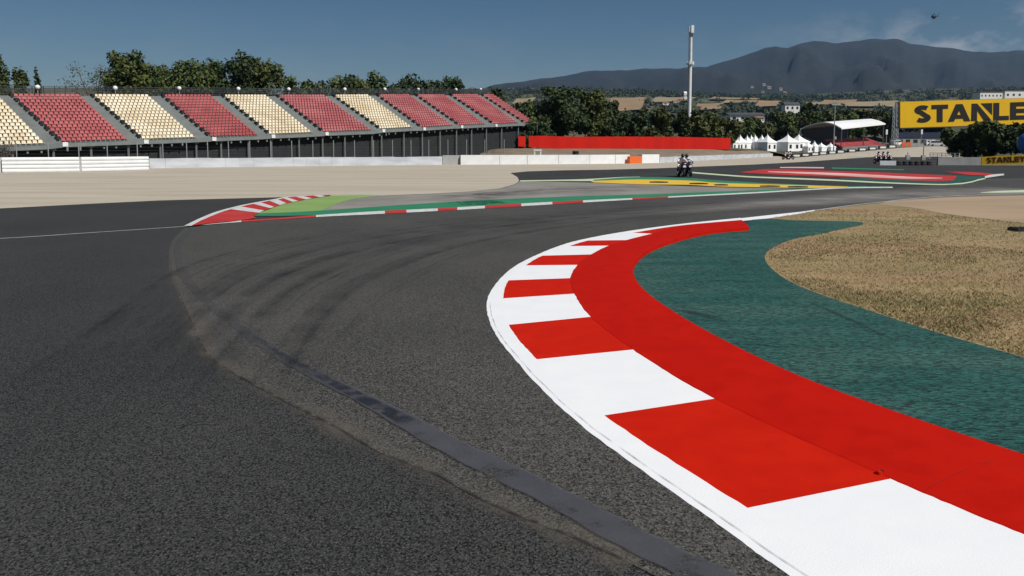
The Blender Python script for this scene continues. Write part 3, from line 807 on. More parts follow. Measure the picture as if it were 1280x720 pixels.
def tree(px, top, wpx, Y, label, mkey='leaf', kind='round', base_z=None, n=1600, group=None, name='tree', leaf=None, cat='tree', trunk_h=.16):
    tcount[0] += 1
    rng = random.Random(tcount[0] * 7 + 3)
    x = (px - 640) / FPX * Y
    bz = base_z if base_z is not None else hill_z(px, Y)
    ztop = A(px, top, Y).z
    h = ztop - bz
    w = wpx / FPX * Y
    root = thing(name, label, cat, (x, Y, bz), 0, group)
    tb = MB()
    th = h * trunk_h
    tb.tube([(0, 0, -.2), (.02 * h * rng.uniform(-1, 1), 0, th), (rng.uniform(-.04, .04) * w, 0, h * .72)], [h * .022 + .05, h * .017 + .04, .03], 7)
    for q in range(5):
        a_ = q * 1.26 + rng.random()
        z0 = th + (h * .3) * q / 5
        tb.tube([(0, 0, z0), (math.cos(a_) * w * .16, math.sin(a_) * w * .16, z0 + h * .12), (math.cos(a_) * w * .32, math.sin(a_) * w * .32, z0 + h * .22)], [h * .010 + .02, h * .007 + .01, .01], 5)
    lb = [(q[0], q[1], th * .55 + q[2] * (1 - th * .55 / h), q[3], q[4], q[5]) for q in crown_lobes(w, h, rng, kind)]
    for q in lb[1:]:
        e = Vector(q[:3]); st = Vector((0, 0, max(th * .6, e.z * .55)))
        md = st.lerp(e, .55) + Vector((0, 0, h * .02))
        tb.tube([st, md, e + Vector((0, 0, q[5] * .5))], [h * .008 + .012, h * .005 + .008, .008], 5)
    tb.build('trunk', M['bark'], root, shade=True)
    leaf_mesh('crown', lb, int(n * 2.3), leaf or max(.15, Y * .0021), M[mkey], tcount[0], root, shell=.45)
    return root
GT = 'trees behind the grandstand'
tree(8, 71, 44, 118, 'dark pointed tree at the far left edge behind the grandstand', 'leaf', 'cone', 0, 1800, GT)
tree(32, 83, 22, 120, 'small dark tree second from the left behind the grandstand', 'leaf', 'round', 0, 900, GT)
tree(53, 86, 19, 120, 'narrow dark tree standing alone left of the pale grey tree', 'leaf_deep', 'cone', 0, 900, GT)
tree(122, 75, 74, 112, 'sparse pale grey green tree with gaps showing sky', 'leaf_grey', 'round', 0, 950, GT, leaf=.15)
tree(163, 59, 64, 112, 'tallest dark tree behind the second grandstand section', 'leaf', 'round', 0, 3000, GT)
tree(192, 75, 51, 118, 'lower green tree between the tallest tree and the broad trees', 'leaf_mid', 'round', 0, 1800, GT)
tree(236, 71, 82, 116, 'broad green tree behind the second red section', 'leaf_mid', 'round', 0, 2800, GT)
tree(268, 72, 56, 122, 'rounded green tree beside the broad green tree', 'leaf', 'round', 0, 1900, GT)
tree(298, 64, 64, 118, 'tall loose topped tree behind the second cream section', 'leaf_deep', 'round', 0, 2400, GT)
tree(333, 70, 61, 120, 'dark tree ending the tall row before the low gap', 'leaf', 'round', 0, 2200, GT)
tree(372, 94, 44, 132, 'low pale green tree in the gap between the tree rows', 'leaf_mid', 'round', 0, 1300, GT)
tree(398, 99, 38, 136, 'lowest green tree right of the gap between the tree rows', 'leaf_grey', 'round', 0, 900, GT)
tree(436, 90, 61, 138, 'round dark tree behind the third cream section', 'leaf', 'round', 0, 1900, GT)
tree(478, 89, 44, 145, 'green tree in the middle of the far low row', 'leaf_mid', 'round', 0, 1300, GT)
tree(521, 90, 54, 152, 'wide dark tree second last in the far low row', 'leaf_deep', 'round', 0, 1700, GT)
tree(560, 91, 49, 158, 'dark tree ending the row near the last sections', 'leaf_deep', 'round', 0, 1500, GT)
tree(178, 84, 60, 124, 'low bushy green tree filling below the tallest tree', 'leaf_mid', 'hedge', 0, 1500, GT)
tree(218, 80, 46, 126, 'low dark tree between the tallest tree and the broad ones', 'leaf', 'round', 0, 1500, GT)
tree(285, 84, 56, 126, 'low dark tree filling between the loose topped trees', 'leaf_deep', 'hedge', 0, 1500, GT)
tree(320, 78, 50, 127, 'mid height dark tree near the end of the tall row', 'leaf', 'round', 0, 1500, GT)
tree(415, 97, 40, 146, 'low bush left of the round dark tree', 'leaf_mid', 'hedge', 0, 900, GT)
tree(455, 95, 40, 150, 'low bush right of the round dark tree', 'leaf', 'hedge', 0, 900, GT)
tree(500, 99, 40, 160, 'low bush before the wide dark tree in the far row', 'leaf_mid', 'hedge', 0, 900, GT)
tree(541, 96, 36, 164, 'low bush between the last two trees of the far row', 'leaf', 'hedge', 0, 900, GT)
for (x, t, w, Y, lab, k_) in [(590, 113, 22, 175, 'small bush showing behind the second last red section', 'leaf'), (622, 110, 22, 172, 'small conifer above the last red section', 'leaf_deep'), (645, 128, 32, 160, 'dark tree beside the right end of the grandstand', 'leaf_deep'), (662, 124, 30, 166, 'green tree between the grandstand end and the tall clump', 'leaf_mid')]:
    tree(x, t, w, Y, lab, k_, 'round', None, 900, 'trees at the end of the grandstand')
GC = 'trees behind the red banner'
for (x, t, w, Y, lab, k_, kd, n_) in [
    (672, 140, 40, 135, 'low dark tree at the left end of the red banner', 'leaf_deep', 'hedge', 1200),
    (704, 106, 66, 142, 'tallest dark tree behind the red banner', 'leaf_deep', 'round', 3200),
    (738, 111, 46, 146, 'tall dark tree right of the tallest one behind the banner', 'leaf', 'round', 2200),
    (760, 125, 32, 150, 'sloping dark tree beside the tan field gap', 'leaf_deep', 'round', 1300),
    (786, 136, 40, 152, 'low round tree below the tan field', 'leaf_deep', 'hedge', 1400),
    (812, 133, 42, 155, 'brownish green tree left of the tall white mast', 'leaf_dry', 'hedge', 1500),
    (838, 132, 40, 158, 'dark tree just left of the white mast foot', 'leaf_deep', 'hedge', 1400),
    (864, 136, 40, 160, 'green tree at the foot of the white mast', 'leaf_dry', 'hedge', 1400),
    (888, 138, 38, 164, 'dark tree right of the white mast foot', 'leaf', 'hedge', 1400),
    (908, 143, 32, 170, 'green tree above the right end of the red banner', 'leaf_dry', 'hedge', 1100)]:
    tree(x, t, w, Y, lab, k_, kd, None, n_, GC, trunk_h=.06)
GM = 'trees behind the white tents'
mid = [(925, 150, 30, 262), (938, 146, 26, 285), (952, 152, 28, 268), (962, 147, 26, 290), (974, 138, 24, 300), (984, 143, 26, 282), (996, 136, 26, 305), (1008, 128, 26, 312), (1018, 138, 26, 290), (1028, 133, 26, 315), (1040, 140, 28, 300), (1052, 136, 26, 320), (1064, 138, 28, 305), (1078, 136, 30, 322), (1092, 137, 30, 305), (1106, 136, 28, 318), (1118, 139, 26, 300), (1134, 140, 30, 310), (1152, 142, 30, 316), (1170, 140, 30, 310)]
desc = ['first from the red banner end', 'second from the red banner end', 'third from the red banner end', 'behind the gap in the tents', 'behind the left large tent', 'behind the right large tent', 'left of the tall one behind the roofed stand', 'tall one left of the lamp post', 'just left of the lamp post', 'close behind the lamp post', 'directly right of the lamp post', 'behind the crest of the white roof', 'over the middle of the white roof', 'over the right half of the white roof', 'over the right corner of the white roof', 'between white roof and lattice tower', 'behind the lattice tower', 'behind the S of the big yellow sign', 'behind the T of the big yellow sign', 'behind the A of the big yellow sign']
for i, (x, t, w, Y) in enumerate(mid):
    tree(x, t, w, Y, 'green tree, ' + desc[i], ['leaf_mid', 'leaf', 'leaf_dry', 'leaf_deep'][i % 4], 'round' if i % 3 else 'hedge', None, 900, GM, trunk_h=.08)
GR = 'dark trees under the yellow sign'
for i, (x, t, w, Y, lab) in enumerate([(1190, 158, 40, 128, 'dark bushy tree at the left end under the yellow sign'), (1212, 152, 44, 122, 'dark bushy tree behind the grey wall'), (1236, 148, 44, 118, 'dark bushy tree above the left end of the small yellow board'), (1262, 150, 46, 116, 'dark bushy tree left of the blue inflatable'), (1290, 146, 50, 112, 'dark bushy tree behind the blue inflatable')]):
    tree(x, t, w, Y, lab, 'leaf_deep' if i % 2 else 'leaf', 'hedge', .1, 1700, GR, trunk_h=.05)
# leafless shrub at the far left in front of the grandstand
rt = thing('shrub', 'grey leafless shrub at the left edge before the grandstand', 'shrub', tuple(G(6, 211)))
mb = MB(); rng = random.Random(3)
for i in range(60):
    a_ = rng.uniform(0, 6.28); r_ = rng.uniform(.2, 1.1); hh = rng.uniform(1.2, 2.7)
    mb.tube([(0, 0, 0), (math.cos(a_) * r_ * .4, math.sin(a_) * r_ * .4, hh * .6), (math.cos(a_) * r_, math.sin(a_) * r_, hh)], [.02, .014, .006], 4)
mb.build('stem', M['twig'], rt)
leaf_mesh('foliage', [(0, 0, 1.7, 1.0, .8, .9)], 260, .07, M['twig'], 77, rt, .7)

# woodland over the hills
rng = random.Random(8)
nr = np.random.RandomState(8)
lobes = []
tries = 0
while len(lobes) < 1500 and tries < 20000:
    tries += 1
    p = rng.uniform(560, 1480); yy = rng.uniform(117.5, 158) if rng.random() < .75 else rng.uniform(117.5, 125)
    if any(x0 - 1 < p < x1 + 5 and ya - .2 < yy < yb + .5 + (.6 if yb > 130 else .1) for x0, x1, ya, yb, k_ in FIELDS): continue
    Y = 350 + (160 - yy) / 42 * 1850
    q = hill_pt(p, Y)
    s_ = rng.uniform(3.5, 7) * (1 + Y / 2500)
    lobes.append((q.x, q.y, q.z + s_ * .3 + (Y / 2300) ** 2 * 10 * math.sin(p * .011 + Y * .003), s_ * 1.5, s_ * 1.3, s_ * .8))
# weight every clump alike: the builder weighs by size, which is what we want
o = leaf_mesh('woodland', lobes, 60000, 2.6, M['woods'], 12, None, .5)
tag(o, 'far off woodland covering the hillside between the fields', 'woodland', None, 'stuff')

# dry grass blades
def in_poly(x, y, poly):
    c = False
    j = len(poly) - 1
    for i in range(len(poly)):
        xi, yi = poly[i][0], poly[i][1]; xj, yj = poly[j][0], poly[j][1]
        if (yi > y) != (yj > y) and x < (xj - xi) * (y - yi) / (yj - yi) + xi: c = not c
        j = i
    return c
gpoly = [(G(x, y).x, G(x, y).y) for x, y in [(1500, 520), (1400, 487.5), (1280, 447.5), (1205.5, 426), (1144.4, 407.5), (1083.3, 387.5), (1037.5, 372.5), (997.7, 357.3), (973.3, 343.5), (958.3, 328), (957, 318.8), (964.5, 311.4), (992, 299.2), (1031.6, 291.6), (1062, 284.8), (1081, 280.2), (1074, 276.6), (1040, 275.6), (992, 274.6), (965, 272.6), (1019, 263.8), (1060, 258.6), (1097, 255), (1140, 260), (1180, 267.6), (1232, 274), (1285, 280), (1600, 294)]]
xs = [p[0] for p in gpoly]; ys = [p[1] for p in gpoly]
nr = np.random.RandomState(21)
def blades(name, count, hgt, wid, m, label, clump=None):
    V = []
    got = 0
    while got < count:
        py = nr.uniform(262, 520); px = nr.uniform(955, 1560)
        g = G(px, py)
        if clump is not None and fbm(g.x * clump, g.y * clump, 4.) < .35: 
            if nr.rand() > .06: continue
        if not in_poly(g.x, g.y, gpoly): continue
        got += 1
        g = g + Vector((nr.normal(0, .025), nr.normal(0, .035), 0))
        a_ = nr.uniform(0, 6.283); hh = hgt * nr.uniform(.4, 1.2); ww = wid * nr.uniform(.6, 1.4) * max(1, g.y / 9)
        dx, dy = math.cos(a_) * ww, math.sin(a_) * ww
        lx, ly = nr.normal(0, hh * .7), nr.normal(0, hh * .7)
        V += [(g.x - dx, g.y - dy, .006), (g.x + dx, g.y + dy, .006), (g.x + lx, g.y + ly, hh)]
    me = bpy.data.meshes.new(name)
    me.from_pydata(V, [], [(3 * i, 3 * i + 1, 3 * i + 2) for i in range(count)])
    me.materials.append(m)
    o = bpy.data.objects.new(name, me); C.objects.link(o)
    return tag(o, label, 'grass', None, 'stuff')
blades('dry_grass', 70000, .032, .005, M['straw'], 'short straw coloured grass inside the bend')
blades('green_grass', 15000, .035, .005, M['grassgreen'], 'patches of short green grass among the straw', clump=.55)

# ================================================================== GRANDSTAND
TH = 0.89557237
GX, GY, GZ, GS, GD, GH, GF, GS2, GE = -43.902254, 77.6106778, 2.40870919, .0485290081, 9.99619934, 5.10391172, .781570073, 5.72061062e-05, 1.74429139
e1 = Vector((math.cos(TH), math.sin(TH), 0)); e2 = Vector((-math.sin(TH), math.cos(TH), 0))
def gs(s, d=0., dz=0.):
    """a point of the stand: s metres along it, d metres back from the front edge"""
    return Vector((GX, GY, GZ + GS * s + GS2 * s * s + dz)) + e1 * s + e2 * d
BLp = [None, (79, 175), (180, 172), (265, 169), (339, 166), (406, 163), (477, 159.5), (528, 157.5), (575, 155), (618, 153.5), (657, 152.5)]
TLp = [None, (15, 115.5), (116, 116), (204, 116.5), (279, 116.7), (347, 117), (417, 117), (472, 116.7), (520, 116.7), (563, 116.5), (602, 116.7)]
BRp = [(57, 177.5), (160, 172.5), (245, 170), (323, 167), (391, 164), (465, 161), (515.6, 157.5), (566.7, 155), (607, 153.5), (648, 152), (668, 150.5)]
TRp = [(-4, 115), (99, 116), (185, 116.5), (263, 116.7), (332, 117), (405, 117), (460, 116.7), (511, 116.5), (555, 116.7), (597, 116.5), (617, 116.5)]
SL = [-8.4] + [k_ * 8. + (GE if k_ >= 5 else 0) for k_ in range(10)]
SW = [GF * 8.] * 11
SW[5] += GE
SW[10] = 4.6
def corner(pxy, s, d):
    q = gs(s, d)
    return A(pxy[0], pxy[1], q.y)
SEC = []
for k_ in range(11):
    s0, s1 = SL[k_], SL[k_] + SW[k_]
    BR_, TR_ = corner(BRp[k_], s1, 0), corner(TRp[k_], s1, GD)
    if k_ == 0:
        BL_, TL_ = BR_ - (gs(s1) - gs(s0)), TR_ - (gs(s1) - gs(s0))
    else:
        BL_, TL_ = corner(BLp[k_], s0, 0), corner(TLp[k_], s0, GD)
    SEC.append((BL_, BR_, TL_, TR_))
stand = thing('grandstand', 'long open grandstand with red and cream seat sections behind the gravel trap', 'grandstand', tuple(gs(20)[:2]) + (0,))
inv = Matrix.Translation(-Vector(stand.location))
def loc(p): return Vector(p) - Vector(stand.location)
creams = {0, 2, 4, 6}
NR = 15
lower_names = ['cream seats of the section cut by the left edge', 'red seats of the leftmost whole section', 'cream seats right of the leftmost whole red section', 'red seats between the first two whole cream sections', 'cream seats of the second whole cream section', 'red seats of the wide section after the second cream one', 'cream seats of the last cream section', 'red seats right of the last cream section', 'red seats, third section from the right end', 'red seats, second section from the right end', 'red seats of the narrow section at the right end']
for k_, (BL_, BR_, TL_, TR_) in enumerate(SEC):
    BL_, BR_, TL_, TR_ = map(loc, (BL_, BR_, TL_, TR_))
    m = M['seatcream'] if k_ in creams else (M['seatpink'] if k_ >= 5 else M['seatred'])
    mb = MB()
    ends = MB()
    sections_rows = []
    ncol = max(8, int(round((BR_ - BL_).length / .47)))
    for r_ in range(NR):
        v0, v1 = r_ / NR, (r_ + 1) / NR
        a, b = BL_.lerp(TL_, v0), BR_.lerp(TR_, v0)
        c, d = BL_.lerp(TL_, v1), BR_.lerp(TR_, v1)
        rise = (TL_.z - BL_.z) / NR
        back = Vector(((c - a).x, (c - a).y, 0)); back2 = Vector(((d - b).x, (d - b).y, 0))
        zt_a, zt_b = a.z - .30, b.z - .30
        # tread slab
        A0, B0 = Vector((a.x, a.y, zt_a)), Vector((b.x, b.y, zt_b))
        mb.hexa([A0 - Vector((0, 0, rise)), B0 - Vector((0, 0, rise)), B0 + back2 - Vector((0, 0, rise)), A0 + back - Vector((0, 0, rise))], [A0, B0, B0 + back2 * .995, A0 + back * .995])
        row = MB()
        along = (b - a) / ncol
        u = along.normalized()
        bk = back.normalized()
        for q in range(ncol):
            ctr = a + along * (q + .5)
            sw = along.length * .78
            p = Vector((ctr.x, ctr.y, ctr.z - .30)) + bk * (back.length * .42)
            hw = u * sw / 2
            # pan with raised front lip, and a curved back rest
            row.hexa([p - hw - bk * .20 + Vector((0, 0, .20)), p + hw - bk * .20 + Vector((0, 0, .20)), p + hw + bk * .20 + Vector((0, 0, .17)), p - hw + bk * .20 + Vector((0, 0, .17))],
                     [p - hw - bk * .20 + Vector((0, 0, .24)), p + hw - bk * .20 + Vector((0, 0, .24)), p + hw + bk * .20 + Vector((0, 0, .21)), p - hw + bk * .20 + Vector((0, 0, .21))])
            hw2 = hw * .92
            row.hexa([p - hw + bk * .18 + Vector((0, 0, .21)), p + hw + bk * .18 + Vector((0, 0, .21)), p + hw + bk * .22 + Vector((0, 0, .21)), p - hw + bk * .22 + Vector((0, 0, .21))],
                     [p - hw2 + bk * .27 + Vector((0, 0, .50)), p + hw2 + bk * .27 + Vector((0, 0, .50)), p + hw2 + bk * .31 + Vector((0, 0, .50)), p - hw2 + bk * .31 + Vector((0, 0, .50))])
        sections_rows.append(row)
    shade_boxes = []  # black boxes stand in for the shadowed gaps beside the seat steps
    for r_ in range(10):
        ends = MB(); shade_boxes.append(ends)
        a, c = BL_.lerp(TL_, (r_ + .35) / 10), BL_.lerp(TL_, (r_ + .95) / 10)
        bk = Vector(((c - a).x, (c - a).y, 0))
        u = (BR_ - BL_).normalized(); bkn = bk.normalized()
        M3 = Matrix(((u.x, bkn.x, 0), (u.y, bkn.y, 0), (u.z, bkn.z, 1)))
        ends.box((a + c) / 2 - u * .22 + Vector((0, 0, -.12)), (.32, bk.length * .8, .34), M=M3)
    sec = mb.build('seat_section', M['stepgrey'], stand)
    sec['label'] = lower_names[k_]
    for row in sections_rows:
        row.build('seat_row', m, sec)
    for ends in shade_boxes: ends.build('step_shade', M['black'], sec)
# aisles
for k_ in range(10):
    a, b = loc(SEC[k_][1]), loc(SEC[k_ + 1][0])
    c, d = loc(SEC[k_][3]), loc(SEC[k_ + 1][2])
    mb = MB()
    N2 = 30
    for q in range(N2):
        v0, v1 = q / N2, (q + 1) / N2
        p0, p1, p2, p3 = a.lerp(c, v0), b.lerp(d, v0), b.lerp(d, v1), a.lerp(c, v1)
        off = Vector((0, 0, -.34))
        p0, p1, p2, p3 = [x + off for x in (p0, p1, p2, p3)]
        z = (p0.z + p3.z) / 2
        top_ = [Vector((x.x, x.y, z + (x.z - (p0.z if i < 2 else p3.z)) * 0)) for i, x in enumerate((p0, p1, p2, p3))]
        dz = p1.z - p0.z
        top_[1].z += dz; top_[2].z += dz
        mb.hexa([t - Vector((0, 0, .4)) for t in top_], top_)
    mb.build('aisle_steps', M['stepgrey'], stand)
# fascia beam, skirt, posts, railing
front = [loc(gs(-9, 0))]
fr_px = []
for k_ in range(11):
    fr_px += [SEC[k_][0], SEC[k_][1]]
fr = [loc(p) for p in fr_px]
mb = MB()
for p, q in zip(fr, fr[1:]):
    o_ = Vector((0, 0, -.52)) - e2 * .25
    mb.bar(p + o_, q + o_, .18, .34)
    mb.bar(p + o_ + Vector((0, 0, .30)), q + o_ + Vector((0, 0, .30)), .05, .05)
mb.build('fascia', M['stepgrey'], stand)
mb = MB()
for p, q in zip(fr, fr[1:]):
    a, b = p + e2 * .5, q + e2 * .5
    a0, b0 = Vector((a.x, a.y, .0)), Vector((b.x, b.y, .0))
    a1, b1 = Vector((a.x, a.y, a.z - .75)), Vector((b.x, b.y, b.z - .75))
    mb.hexa([a0, b0, b0 + e2 * .1, a0 + e2 * .1], [a1, b1, b1 + e2 * .1, a1 + e2 * .1])
mb.build('skirt', M['darkpanel'], stand)
tot = 0
s = -8.0
while s < 80:
    base = gs(s, .1)
    # height of the front edge here, from the surveyed corners
    best = min(range(len(fr_px) - 1), key=lambda i: abs((fr_px[i] + fr_px[i + 1]).dot(e1) / 2 - base.dot(e1)))
    p, q = fr_px[best], fr_px[best + 1]
    t = max(0, min(1, ((base - p).dot(e1)) / max(.01, (q - p).dot(e1))))
    f0 = p.lerp(q, t)
    mb = MB()
    f1 = loc(f0)
    mb.bar((f1.x, f1.y, 0), (f1.x, f1.y, f1.z - .70), .14, .14)
    mb.box((f1.x, f1.y, f1.z - .80), (.34, .34, .14), TH)
    mb.build('post', M['stepgrey'], stand)
    for ds in (1.2, 2.4):
        g = f1 + e1 * ds - e2 * .1
        mb = MB()
        mb.box((g.x, g.y, g.z - .80 + GS * ds), (.16, .2, .42), TH)
        mb.build('bracket', M['stepgrey'], stand)
    s += 3.6
for k_ in range(1, 11):
    p = loc(SEC[k_][0]) - e2 * .42 + Vector((0, 0, -.42))
    mb = MB(); mb.box(p, (.5, .08, .42), TH); mb.build('section_sign', M['whiteplastic'], stand)
    # globe lamps along the top rail
lp = [(47, 109), (144, 110), (224, 110.5), (298, 111), (361, 111.6), (431, 111.6), (481, 111.6), (523, 111.8), (570, 112), (601, 112)]
tops = []
for k_ in range(11):
    tops += [loc(SEC[k_][2]), loc(SEC[k_][3])]
for k_, (x, y) in enumerate(lp):
    p = loc(A(x, y, gs(SL[k_ + 1] + 2.5, GD + .4).y))
    mb = MB(); mb.tube([p + Vector((0, 0, -1.2)), p], .05, 6)
    po = mb.build('lamp_post', M['steel'], stand)
    mb = MB(); mb.ball(p, .26, 12, 8); mb.build('lamp_globe', M['whiteplastic'], po, shade=True)
mbm = MB()
for i, (p, q) in enumerate(zip(tops, tops[1:])):
    d = q - p
    nseg = max(1, int(d.length / 1.0))
    for j in range(nseg):
        a = p + d * (j / nseg) + e2 * .75
        mbp = MB(); mbp.bar(a + Vector((0, 0, -.9)), a + Vector((0, 0, .75)), .06, .06); mbp.build('railing_post', M['darksteel'], stand)
    for zz in (.72, .45, .18, -.1):
        mbm.bar(p + e2 * .75 + Vector((0, 0, zz)), q + e2 * .75 + Vector((0, 0, zz)), .035, .04)
    m_ = int(d.length / .11)
    for j in range(m_):
        a = p + d * (j / m_) + e2 * .75
        mbm.bar(a + Vector((0, 0, -.2)), a + Vector((0, 0, .70)), .022, .022)
mbm.build('back_railing', M['darksteel'], stand)
# back wall closing the stand
mb = MB()
for p, q in zip(tops, tops[1:]):
    a, b = p + e2 * .5, q + e2 * .5
    mb.hexa([Vector((a.x, a.y, 0)), Vector((b.x, b.y, 0)), Vector((b.x, b.y, 0)) + e2 * .15, Vector((a.x, a.y, 0)) + e2 * .15], [a - Vector((0, 0, .3)), b - Vector((0, 0, .3)), b - Vector((0, 0, .3)) + e2 * .15, a - Vector((0, 0, .3)) + e2 * .15])
mb.build('back_wall', M['stepgrey'], stand)
mb = MB()
for (i0, i1) in ((2 * 10 + 1, 2 * 10 + 1),):
    a, b = fr[-1] + e2 * .6, tops[-1] + e2 * .4
    mb.hexa([Vector((a.x, a.y, 0)), Vector((b.x, b.y, 0)), Vector((b.x, b.y, 0)) + e1 * .12, Vector((a.x, a.y, 0)) + e1 * .12], [a - Vector((0, 0, .7)), b - Vector((0, 0, .7)), b - Vector((0, 0, .7)) + e1 * .12, a - Vector((0, 0, .7)) + e1 * .12])
mb.build('end_wall', M['darkpanel'], stand)

# catch fence between the wall and the stand
cf = thing('catch_fence', 'thin grey debris fence with posts in front of the grandstand', 'fence', tuple(G(300, 206.6)))
o0 = Vector(cf.location)
cl = smooth([G(-60, 211.2), G(187, 208.8), G(300, 206.8), G(430, 205.2), G(560, 203.8), G(650, 203.4)], 40)
acc, last, posts = 99, None, []
wires = MB()
for i, p in enumerate(cl):
    if last is not None: acc += (p - last).length
    if acc > 2.15:
        posts.append(p); acc = 0
    last = p
for p in posts:
    mb = MB(); q = p - o0
    hh = 1.95 + .022 * max(0, p.y - 58)
    mb.tube([(q.x, q.y, 0), (q.x, q.y, hh)], .045, 6)
    mb.build('post', M['steel'], cf)
for p, q in zip(posts, posts[1:]):
    a, b = p - o0, q - o0
    for zz in (.9, 1.2, 1.5, 1.8):
        wires.bar(a + Vector((0, 0, zz)), b + Vector((0, 0, zz)), .012, .012)
wires.build('wires', M['darksteel'], cf)

# ================================================================== BARRIERS
def ribbed(p0, p1, h, label, group):
    """white barrier of four horizontal rounded ribs"""
    p0, p1 = Vector((p0.x, p0.y, 0)), Vector((p1.x, p1.y, 0))
    mid_ = (p0 + p1) / 2
    d = (p1 - p0); L = d.length; u = d.normalized(); nrm = Vector((u.y, -u.x, 0))
    if nrm.y > 0: nrm = -nrm
    t = thing('ribbed_barrier', label, 'barrier', tuple(mid_), 0, group)
    mb = MB()
    nrib = 4
    prof = []
    for r_ in range(nrib):
        for q in range(7):
            a_ = math.pi * q / 6
            prof.append((.10 * math.sin(a_) ** .6 if 0 < q < 6 else 0, h * (r_ + .5 - .5 * math.cos(a_)) / nrib))
    prof = prof + [(-.5, h), (-.5, 0)]
    ring0 = [u * (-L / 2 + .03) + nrm * a + Vector((0, 0, z)) for a, z in prof]
    ring1 = [u * (L / 2 - .03) + nrm * a + Vector((0, 0, z)) for a, z in prof]
    mb.loft([ring0, ring1])
    mb.build('cover', M['whiteplastic'], t, merge=True)
    mb = MB()
    for q in range(1, nrib):
        mb.bar(u * (-L / 2 + .05) + nrm * .012 + Vector((0, 0, h * q / nrib)), u * (L / 2 - .05) + nrm * .012 + Vector((0, 0, h * q / nrib)), .03, .03)
    mb.build('strap', M['bluewhite'], t)
    return t
GB = 'white ribbed barriers at the left'
ribbed(G(-140, 217.2), G(1.5, 216.2), 1.06, 'white ribbed barrier cut off by the left edge', GB)
ribbed(G(2.5, 216.2), G(100, 215.0), 1.06, 'white ribbed barrier below the shrub and left red section', GB)
ribbed(G(101, 215.0), G(186, 212.8), 1.06, 'white ribbed barrier joining the long grey white wall', GB)

def wall_thing(name, pts, h, thick, m, label, cat, group=None, wob=0., cap=None, z0=0.):
    P = [Vector((p.x, p.y, z0 if z0 else 0)) for p in pts]
    c = sum(P, Vector()) / len(P); c.z = 0
    o = None
    mb = MB(); rng = random.Random(len(label))
    for a, b in zip(P, P[1:]):
        d = b - a
        ns = max(1, int(d.length / 1.2)) if wob else 1
        nrm = Vector((d.y, -d.x, 0)).normalized()
        if nrm.y < 0: nrm = -nrm
        for q in range(ns):
            p0, p1 = a + d * (q / ns) - c, a + d * ((q + 1) / ns) - c
            h0, h1 = h, h
            if wob:
                h0 += rng.uniform(-wob, wob); h1 = h0 + rng.uniform(-wob, wob) * .4
                p0 = p0 + nrm * rng.uniform(-wob, wob); p1 = p1 + nrm * 0
            gap = (p1 - p0) * (.006 if wob else 0)
            mb.hexa([p0, p1 - gap, p1 - gap + nrm * thick, p0 + nrm * thick], [p0 + Vector((0, 0, h0)), p1 - gap + Vector((0, 0, h1)), p1 - gap + nrm * thick * .7 + Vector((0, 0, h1)), p0 + nrm * thick * .7 + Vector((0, 0, h0))])
    o = mb.build(name, m)
    o.location = c
    return tag(o, label, cat, group)
wall_thing('barrier_wall', [G(187, 210.6), G(300, 208.8), G(430, 207.2), G(553, 206.0)], .84, .5, M['bluewhite'], 'long low grey white barrier below the grandstand', 'barrier', wob=.025)
GW = 'white barrier blocks beyond the gravel'
wall_thing('barrier_block', [G(553.5, 206), G(575.5, 205.8)], .98, .7, M['concrete'], 'grey barrier block at the left end of the white blocks', 'barrier', GW)
bx = [(576, 624.5, 'first white barrier block right of the grey one'), (625, 659, 'white barrier block under the end of the grandstand'), (659.5, 698, 'white barrier block under the left end of the red banner'), (698.5, 737, 'white barrier block third left of the orange board'), (737.5, 769, 'white barrier block second left of the orange board'), (769.5, 787, 'short white barrier block touching the orange board'), (802.5, 824, 'white barrier block right of the orange board')]
def wy(x): return lerp_tab(x, [(553, 206), (640, 205.6), (737, 205.0), (770, 204.6), (825, 203.6)])
for a, b, lab in bx:
    wall_thing('barrier_block', [G(a, wy(a)), G(b, wy(b))], 1.0, .8, M['whiteplastic'], lab, 'barrier', GW)
wall_thing('orange_board', [G(787.2, wy(787) + .2), G(802.2, wy(802) + .2)], .80, .5, M['orange'], 'bright orange board set in the white barrier', 'board')
wall_thing('barrier_wall', [G(824.5, 203.6), G(860, 201.6), G(912, 198.6), G(966, 195.8)], .68, .4, M['bluewhite'], 'low pale wall behind the two nearer motorcycles', 'barrier', wob=.02)
# small white arch on the wall
p = G(672, 203.4)
rt = thing('marshal_post', 'small white arch shaped box on top of the white barrier', 'marshal post', tuple(p))
mb = MB(); mb.bar((-.36, 0, 0), (-.36, 0, 1.42), .16, .3); mb.bar((.36, 0, 0), (.36, 0, 1.42), .16, .3); mb.build('side_panel', M['whiteplastic'], rt)
mb = MB(); mb.box((0, 0, 1.50), (1.0, .4, .16)); mb.build('roof', M['whiteplastic'], rt)
# things behind the wall: dark tyre piles / generator
for (x, y, lab) in [(722, 203.2, 'black stump of stacked tyres on the earth bank')]:
    p = G(x, y); rt = thing('tyre_stack', lab, 'tyre stack', (p.x, p.y + 3, 0))
    for q in range(6):
        mb = MB(); ring = []
        for i in range(17):
            a_ = 2 * math.pi * i / 16; ring.append((math.cos(a_) * .30, math.sin(a_) * .30, .12 + q * .23))
        mb.tube(ring, .125, 8, False); mb.build('tyre', M['tyre'], rt, shade=True)

